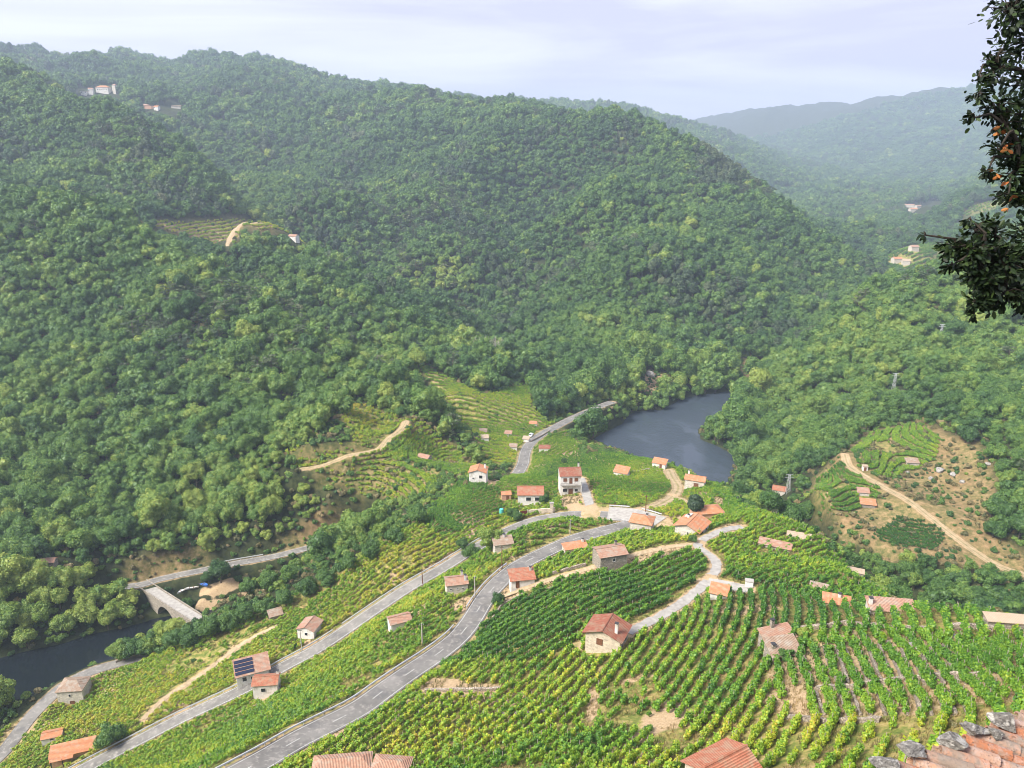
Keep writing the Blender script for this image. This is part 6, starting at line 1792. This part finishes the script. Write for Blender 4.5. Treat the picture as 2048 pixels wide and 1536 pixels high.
# undergrowth under and between the trees nearby
def wild(x0, x1, y0, y1, sp, s0, s1, cond):
    x, y = jgrid(x0, x1, y0, y1, sp)
    z = H(x, y); m = (z > .1) & (lookup(RD, x, y) > 1.6) & ~near_house(x, y, .5) & ~openness(x, y) & (seg_dist(x, y, BR_LINE) > 3.5)
    x, y, z = x[m], y[m], z[m]; uu_, vv_, dd_ = project(x, y, z); m = cond(uu_, vv_, dd_); x, y = x[m], y[m]; n_ = len(x)
    SX.append(x); SY.append(y); SS.append(rng.uniform(s0, s1, n_)); SK.append(np.where(rng.random(n_) < .22, 3, 0) + rng.integers(0, 3, n_)); ST.append(np.clip(.42 + rng.normal(0, .2, n_), 0, 1))
wild(-330, 320, 90, 480, 2.7, .8, 1.9, lambda u_, v_, d_: (u_ > -100) & (u_ < 2150) & (d_ > 110))
x, y, s_, k_, t_ = (np.concatenate(q) for q in (SX, SY, SS, SK, ST))
Ps = np.c_[x, y, H(x, y) - .1]
kk = clear_of_sight(Ps, 2) > -6
print('scrub', kk.sum())
scatter('scrub', SC + SD, Ps[kk], k_[kk], s_[kk], rng.uniform(0, 6.28, kk.sum()), t_[kk], 'low scrub and bracken on the dry slopes and under the trees', 'scrub')
def tuft(seed):
    g = np.random.default_rng(seed); V, F = [], []
    for k in range(16):
        a = g.uniform(0, 6.28); r0 = g.uniform(0, .25); b = len(V); c = np.array([math.cos(a) * r0, math.sin(a) * r0, 0]); o = np.array([math.cos(a + g.normal()) * .16, math.sin(a) * .16, 0]); w_ = np.array([-math.sin(a), math.cos(a), 0]) * .03
        h_ = g.uniform(.18, .5); V += [tuple(c - w_), tuple(c + w_), tuple(c + o * .5 + w_ * .7 + [0, 0, h_ * .7]), tuple(c + o + [0, 0, h_])]; F.append((b, b+1, b+2, b+3))
    return np_mesh('grass_tuft', V, F, [M_DRYLEAF])
TF = [tuft(i) for i in range(4)]
x, y = jgrid(-150, 110, 45, 260, .95)
m = in_poly(x, y, SPUR) & (lookup(RD, x, y) > .3) & ~near_house(x, y, -1.2) & (fbm(x, y, 8, 15) > -.25)
x, y = x[m], y[m]
scatter('grass', TF, np.c_[x, y, H(x, y) - .03], rng.integers(0, 4, len(x)), rng.uniform(.8, 1.7, len(x)), rng.uniform(0, 6, len(x)), np.clip(.45 + fbm(x, y, 12, 66) * .9, 0, 1), 'dry grass tufts between the vines', 'grass')
# boulders on the dry hillside and in the walled rows
iv, jf = ico()
def rock_mesh(seed, sub=1):
    g = np.random.default_rng(seed); v_ = [tuple(q) for q in iv]; f_ = list(jf)
    for _ in range(sub):
        nf = []; cache = {}
        def mid(a, b):
            k = (min(a, b), max(a, b))
            if k not in cache:
                p = (np.array(v_[a]) + np.array(v_[b])) / 2; v_.append(tuple(p / np.linalg.norm(p))); cache[k] = len(v_) - 1
            return cache[k]
        for a, b, c in f_:
            ab, bc, ca = mid(a, b), mid(b, c), mid(c, a); nf += [(a, ab, ca), (b, bc, ab), (c, ca, bc), (ab, bc, ca)]
        f_ = nf
    v_ = np.array(v_); nrm = g.normal(size=(9, 3)); nrm /= np.linalg.norm(nrm, axis=1)[:, None]
    for q in nrm:
        d_ = v_ @ q; lim = g.uniform(.55, .85); v_ = v_ - np.maximum(d_ - lim, 0)[:, None] * q
    v_ *= 1 + g.normal(0, .03, (len(v_), 1))
    return v_, f_
BW = {}
for q, (px, py, s_) in enumerate([(1815,945,1.2),(1862,958,1.4),(1880,942,2.2),(1905,950,1.6),(1925,965,1.3),(1975,930,1.5),(1998,905,2.6),(1826,1292,.8),(1840,1302,.9),(1855,1278,.7),(1905,1275,.8),(1286,770,2.8),(1300,752,4.0),(1318,768,3.2),(1508,738,4.0)]):
    x, y, z, d_ = surf(px, py, 60 if py > 1200 else 230, 200 if py > 1200 else 700); v_, f_ = rock_mesh(900 + q)
    o = link('boulder', np_mesh('boulder', v_, f_, [M_ROCK])); o.location = (x, y, z + s_ * .2); o.scale = (s_, s_ * .8, s_ * .7); o.rotation_euler = (0, 0, rnd.uniform(0, 6))
    where = 'among dry brush on the terraced hill' if py < 1000 and px > 1700 else 'among the vines above the walled rows' if py > 1200 else 'in the pale scree above the river bend'
    BW[where] = BW.get(where, -1) + 1
    tag(o, 'grey weathered boulder ' + where + ', ' + NTH[BW[where]], 'boulder', 'boulders ' + where)

# ------------------------------------------------------------------ the stone weighted roof beside the viewpoint
E1 = Vector([float(q) for q in at_d(1752, 1562, 8.0)]); E2 = Vector([float(q) for q in at_d(2046, 1436, 10.0)])
ed = (E2 - E1).normalized(); E0 = E1 - ed * 1.6; E3 = E2 + ed * 2.5; EL = (E3 - E0).length
bd = Vector((.974, -.225, -.30)).normalized(); nr = bd.cross(ed).normalized()
if nr.z < 0: nr = -nr
hr = empty('stone_house', (E1.x, E1.y, E1.z - 4)); tag(hr, 'near house corner with lumpy salmon barrel tiles and stones along its ridge', 'house')
O_ = Vector((E1.x, E1.y, E1.z - 4))
bp = nr.cross(bd).normalized()                       # across the barrels
if bp.dot(ed) < 0: bp = -bp
t = NT('lumpy_clay_tiles')
g0 = t.n('ShaderNodeNewGeometry')
f1 = t.noise(7, 6, .75); f2 = t.noise(26, 4, .75); f3 = t.noise(2.2, 4, .7)
c0 = t.ramp(g0.outputs['Random Per Island'], [(0, (.40, .16, .08)), (.35, (.50, .25, .15)), (.7, (.44, .28, .20)), (1, (.58, .32, .18))])
c0 = t.mix(t.ramp(f1, [(.46, (0, 0, 0)), (.62, (.9, .9, .9))]), c0, (.46, .36, .31))
c0 = t.mix(t.ramp(f2, [(.54, (0, 0, 0)), (.66, (.85, .85, .85))]), c0, (.10, .075, .06))
c0 = t.mix(t.ramp(f3, [(.5, (0, 0, 0)), (.62, (.75, .75, .75))]), c0, (.24, .21, .17))
M_CLAY = t.done(c0, .93, t.bump(t.math('ADD', f1, f2), .8, .03))
pitch_ = .20; V_, F_ = [], []
kn_ = int(EL * abs(ed.dot(bp)) / pitch_)
for k in range(kn_):
    s0 = E0 + ed * (k * pitch_ / abs(ed.dot(bp)))
    for side_, rad, dz_, u0 in ((0, .082, .05, 0), (1, .085, -.015, pitch_ / 2)):
        for j in range(13 if not side_ else 7):
            tl = .44 if not side_ else .8
            a = s0 + bd * (j * tl - rnd.uniform(0, .03) + (.02 if side_ else 0)) + bp * (u0 + rnd.uniform(-.012, .012)) + nr * (dz_ + rnd.uniform(-.006, .01))
            e = a + bd * (tl + .07) + bp * rnd.uniform(-.016, .016) + nr * .0
            b = len(V_)
            for (p, rr, lift) in ((a, rad * .86, 0), (a.lerp(e, .5), rad * .95, .012), (e, rad * 1.08, .02)):
                for th_ in (.022, 0):
                    for q in range(9):
                        an = math.pi * q / 8; sgn = 1 if not side_ else -1
                        V_.append(tuple(p - O_ + bp * math.cos(an) * (rr - (0.0 if th_ else .018)) + nr * (sgn * math.sin(an) * (rr - (0.0 if th_ else .018)) + lift)))
            for q in range(8):
                for s_ in (0, 18): F_.append((b+s_+q, b+s_+q+1, b+s_+18+q+1, b+s_+18+q))
                for s_ in (9, 27): F_.append((b+s_+q+1, b+s_+q, b+s_+18+q, b+s_+18+q+1))
                F_.append((b+36+q, b+36+q+1, b+45+q+1, b+45+q)); F_.append((b+q+1, b+q, b+9+q, b+9+q+1))
roofn = link('roof', np_mesh('roof', V_, F_, [M_CLAY], smooth=False), hr)
q0 = [E0 - nr * .12, E0 + bd * 5.6 - nr * .12, E3 + bd * 5.6 - nr * .12, E3 - nr * .12]
MB().slab([p - O_ for p in q0], .12).build('roof_bed', speckled('mortar_bed', (.30, .22, .17), (.46, .38, .31), 6), hr)
# walls under the corner
dn = Vector((0, 0, -1)); off = ed.cross(Vector((0, 0, 1))).normalized()
if off.dot(bd) < 0: off = -off
w0, w1 = E0 + off * .5, E3 + off * .5
MB().add([tuple(w0 + dn * .45 - O_), tuple(w1 + dn * .45 - O_), tuple(w1 + dn * 6 - O_), tuple(w0 + dn * 6 - O_),
          tuple(w0 + bd * 5 + dn * .45 - O_), tuple(w1 + bd * 5 + dn * .45 - O_), tuple(w1 + bd * 5 + dn * 6 - O_), tuple(w0 + bd * 5 + dn * 6 - O_)],
         [(0,1,2,3),(7,6,5,4),(0,4,5,1),(1,5,6,2),(2,6,7,3),(3,7,4,0)]).build('wall', WALL['granite'], hr)
M_SLATE = speckled('lichened_slab', (.09, .085, .075), (.34, .32, .28), 3.5, .95, 1.0, (.52, .50, .45))
for q, (px, py, sx, sy, sz, lab) in enumerate([
        (1765, 1528, .30, .17, .07, 'lowest flat lichened slab on the near roof ridge'), (1822, 1500, .36, .18, .06, 'long pale flat slab on the near roof ridge, second from the bottom'),
        (1900, 1476, .29, .20, .12, 'dark rounded slab in the middle of the near roof ridge'), (1950, 1458, .32, .16, .07, 'thin grey slab right of the dark rounded slab on the near roof ridge'),
        (2010, 1436, .29, .22, .16, 'big grey boulder highest on the near roof ridge'), (1990, 1466, .15, .11, .07, 'small dark stone below the big boulder on the near roof')]):
    v_, f_ = rock_mesh(950 + q, 3); g_ = np.random.default_rng(q)
    v_ = v_ * (1 + .10 * np.sin(v_ @ g_.normal(size=(3,)) * 5)[:, None] + g_.normal(0, .012, (len(v_), 1)))
    for _ in range(5):
        q_ = g_.normal(size=3); q_ /= np.linalg.norm(q_); v_ = v_ - np.maximum(v_ @ q_ - g_.uniform(.35, .6), 0)[:, None] * q_
    o = link('roof_stone', np_mesh('roof_stone', v_, f_, [M_SLATE]))
    a_, b_, c_ = (float(k) for k in ray(px, py)); rv = Vector((a_, b_, c_)); pl = E1 + nr * (.13 + sz * .5)
    tt = (pl - Vector((0, 0, CAMZ))).dot(nr) / rv.dot(nr)
    o.location = Vector((0, 0, CAMZ)) + rv * tt
    M3 = Matrix((ed, nr.cross(ed), nr)).transposed(); o.rotation_euler = (M3 @ Matrix.Rotation(rnd.uniform(-.15, .15), 3, 'Z')).to_euler(); o.scale = (sx * .85, sy * .8, sz * .85)
    tag(o, lab, 'stone')

# ------------------------------------------------------------------ the oak hanging in from the right
t = NT('oak_leaf')
a = t.n('ShaderNodeNewGeometry')
c1 = t.ramp(a.outputs['Random Per Island'], [(0, (.005, .012, .004)), (.6, (.012, .026, .007)), (1, (.035, .060, .013))])
M_OAK = t.done(c1, .55, None, .25)
t = NT('dry_oak_leaf'); a = t.n('ShaderNodeNewGeometry')
M_OAKDRY = t.done(t.ramp(a.outputs['Random Per Island'], [(0, (.22, .06, .015)), (1, (.45, .20, .06))]), .6)
oak = empty('oak_tree', (9.6, 10.5, 153.5)); tag(oak, 'near dark leaved oak hanging its branches in at the upper right corner', 'tree')
OO = Vector(oak.location)
tb = MB()
tp = [Vector((9.6, 10.5, 152.5)), Vector((9.7, 10.4, 157)), Vector((9.4, 10.3, 162)), Vector((9.2, 10.2, 167)), Vector((9.3, 10.4, 171)), Vector((9.2, 10.6, 174))]
tb.tube([p - OO for p in tp], [.38, .30, .25, .2, .13, .04], 10)
M_OAKBARK = speckled('dark_oak_bark', (.02, .016, .012), (.06, .05, .04), 6)
tb.build('trunk', M_OAKBARK, oak, smooth=True)
LV, LF, DV, DF = [], [], [], []
leaf2 = [(0,0),(.12,.10),(.16,.24),(.30,.20),(.36,.34),(.52,.24),(.60,.36),(.76,.20),(.86,.20),(1,0),(.86,-.20),(.76,-.20),(.60,-.36),(.52,-.24),(.36,-.34),(.30,-.20),(.16,-.24),(.12,-.10)]
def leaf(p, dirv, nrm, size, dry_=False):
    d_ = dirv.normalized(); n_ = (nrm - d_ * nrm.dot(d_)).normalized(); s_ = n_.cross(d_)
    VV, FF = (DV, DF) if dry_ else (LV, LF)
    b = len(VV); c = rnd.uniform(.05, .35)
    for (x_, y_) in leaf2: VV.append(tuple(p + d_ * x_ * size + s_ * y_ * size * .8 - n_ * (x_ * x_ * c + abs(y_) * .25) * size - OO))
    m_ = 9
    FF.append(tuple(b + i for i in range(0, m_ + 1))); FF.append((b + 9,) + tuple(b + i for i in range(10, 18)) + (b,))
# clumps: pixel, radius in pixels, distance, leaves, limb start height along the trunk
CL = [(2020,30,62,9.0,230),(2065,80,80,9.2,300),(1995,110,40,8.8,110),(1985,150,42,8.8,110),(1955,158,22,8.7,38),(2050,170,60,9.0,200),(1955,190,34,8.6,70),(1995,215,45,8.8,150),(2040,230,60,9.0,240),(1950,235,20,8.6,30),
      (2070,300,75,9.2,330),(2025,290,45,9.0,180),(2030,350,42,9.0,170),(2060,390,50,9.0,200),(2018,390,26,8.9,60),(1975,345,18,8.8,26),(2045,20,60,9.4,200),(2090,180,80,9.5,280),(2010,250,30,8.8,90),
      (2060,480,60,8.4,200),(1990,470,45,8.2,130),(1950,460,35,8.1,85),(1905,495,28,8.0,60),(1940,510,50,8.1,190),(2000,530,55,8.2,260),(2050,540,60,8.3,260),(1960,560,45,8.1,200),(2010,585,42,8.2,170),(1950,605,26,8.1,70),(2045,600,35,8.3,110),(1850,470,8,8.0,6),(1942,440,12,8.0,14),(1905,530,16,8.1,26),(1948,628,12,8.1,16),
      (2120,350,90,9.6,220),(2130,60,90,9.8,220),(2130,560,80,8.8,200),(1997,300,14,8.8,20),(1972,120,12,8.7,14)]
bm_ = MB()
LIMBS = []
def limb(zt, ends, r0):
    k = int(np.argmin([abs(p.z - zt) for p in tp])); a0 = tp[k].copy()
    pts = [a0] + ends
    fine = []
    for i in range(len(pts) - 1):
        for q in range(5):
            t_ = q / 5; p = pts[i].lerp(pts[i + 1], t_)
            fine.append(p + Vector((rnd.uniform(-.05, .05), rnd.uniform(-.05, .05), rnd.uniform(-.03, .06))))
    fine[0] = a0; fine.append(pts[-1]); LIMBS.append(fine)
    bm_.tube([p - OO for p in fine], [r0 * (1 - .85 * i / (len(fine) - 1)) for i in range(len(fine))], 7, False)
V3 = lambda px, py, d: Vector([float(q) for q in at_d(px, py, d)])
limb(162, [V3(2130, 545, 8.9), V3(2040, 530, 8.4), V3(1965, 520, 8.1)], .13)
limb(162, [V3(2140, 420, 9.2), V3(2060, 350, 9.0), V3(2010, 250, 8.8)], .11)
limb(167, [V3(2150, 230, 9.4), V3(2070, 160, 9.1), V3(1995, 130, 8.8)], .11)
limb(167, [V3(2140, 60, 9.6), V3(2060, 30, 9.3), V3(2010, 10, 9.1)], .09)
EX = []
for q in range(46):
    a_ = rnd.uniform(0, 6.283); r_q = rnd.uniform(1.2, 3.8); c = Vector((9.4 + math.cos(a_) * r_q, 10.5 + math.sin(a_) * r_q * 1.1, rnd.uniform(160.5, 175.5)))
    pu, pv, pd = project(c.x, c.y, c.z)
    if pu - 0.75 * FPX / pd > 2062: EX.append(c)
for a_ in (-.6, .4, 1.4, 2.4, -1.6):
    for zt in (162, 167, 171):
        e = Vector((9.4 + math.cos(a_ + zt) * 3.0, 10.5 + math.sin(a_ + zt) * 3.0, zt + 2.0))
        if project(e.x, e.y, e.z)[0] > 2180: limb(zt, [e], .10)
for item in CL + EX:
    if isinstance(item, Vector): c, r_, n_, py = item, rnd.uniform(.45, .7), 150, 999
    else:
        (px, py, rp, dd_, n_) = item
        c = Vector([float(q) for q in at_d(px, py, dd_)]); r_ = rp / FPX * dd_
    st = min((p for l_ in LIMBS for p in l_[2:]), key=lambda p: (p - c).length)
    mid_ = st.lerp(c, .5) + Vector((rnd.uniform(-.08, .08), rnd.uniform(-.08, .08), .08))
    bm_.tube([st - OO, mid_ - OO, c - OO], [.028, .016, .008], 5, False)
    tw = []
    for q in range(max(3, n_ // 14)):
        dv = Vector((rnd.gauss(0, 1), rnd.gauss(0, 1), rnd.gauss(0, .8))).normalized(); e = c + dv * r_ * rnd.uniform(.5, .95)
        bm_.tube([c - OO, c.lerp(e, .5) + Vector((0, 0, .03)) - OO, e - OO], [.010, .007, .003], 4, False); tw.append((c, e))
    for q in range(int(n_ * (1.25 if py < 300 else 2.0))):
        a_, e = rnd.choice(tw); t_ = rnd.uniform(.25, 1.05); p = a_.lerp(e, t_) + Vector((rnd.gauss(0, 1), rnd.gauss(0, 1), rnd.gauss(0, 1))) * r_ * .17
        dv = (p - c).normalized() + Vector((rnd.gauss(0, .6), rnd.gauss(0, .6), rnd.gauss(0, .6) - .25))
        leaf(p, dv, Vector((rnd.gauss(0, .7), rnd.gauss(0, .7), 1)), rnd.uniform(.05, .09))
for (px, py, n_) in [(1993,258,4),(2003,262,3),(2020,298,4),(1994,350,5),(2012,366,2),(2028,390,3),(2014,416,2)]:
    for q in range(n_):
        p = Vector([float(k) for k in at_d(px + rnd.gauss(0, 5), py + rnd.gauss(0, 5), 8.75)]); leaf(p, Vector((rnd.gauss(0, 1), rnd.gauss(0, .5), -.5)), Vector((rnd.gauss(0, 1), -.8, rnd.gauss(0, 1))), rnd.uniform(.06, .10), True)
bm_.build('limbs', M_OAKBARK, oak)
link('crown', np_mesh('crown', LV, LF, [M_OAK]), oak); link('dry_leaves', np_mesh('dry_leaves', DV, DF, [M_OAKDRY]), oak)

# ------------------------------------------------------------------ haze: the air of the valley
t = nmat('valley_air')
hm, ht = t
ho = ht.nodes.new('ShaderNodeOutputMaterial')
pv = ht.nodes.new('ShaderNodeVolumePrincipled')
pv.inputs['Color'].default_value = (0.68, 0.81, 1.0, 1)
pv.inputs['Density'].default_value = 0.00019
pv.inputs['Anisotropy'].default_value = 0.2
ht.links.new(pv.outputs[0], ho.inputs['Volume'])
zlo, zhi = float(GZ.min()) - 2.0, float(GZ.max()) + 25.0
b = MB().box(-5300, 5300, -140, 5750, zlo, zhi)
haze = b.build('haze', hm)
tag(haze, 'thin bluish haze filling the valley', 'haze', kind='stuff')
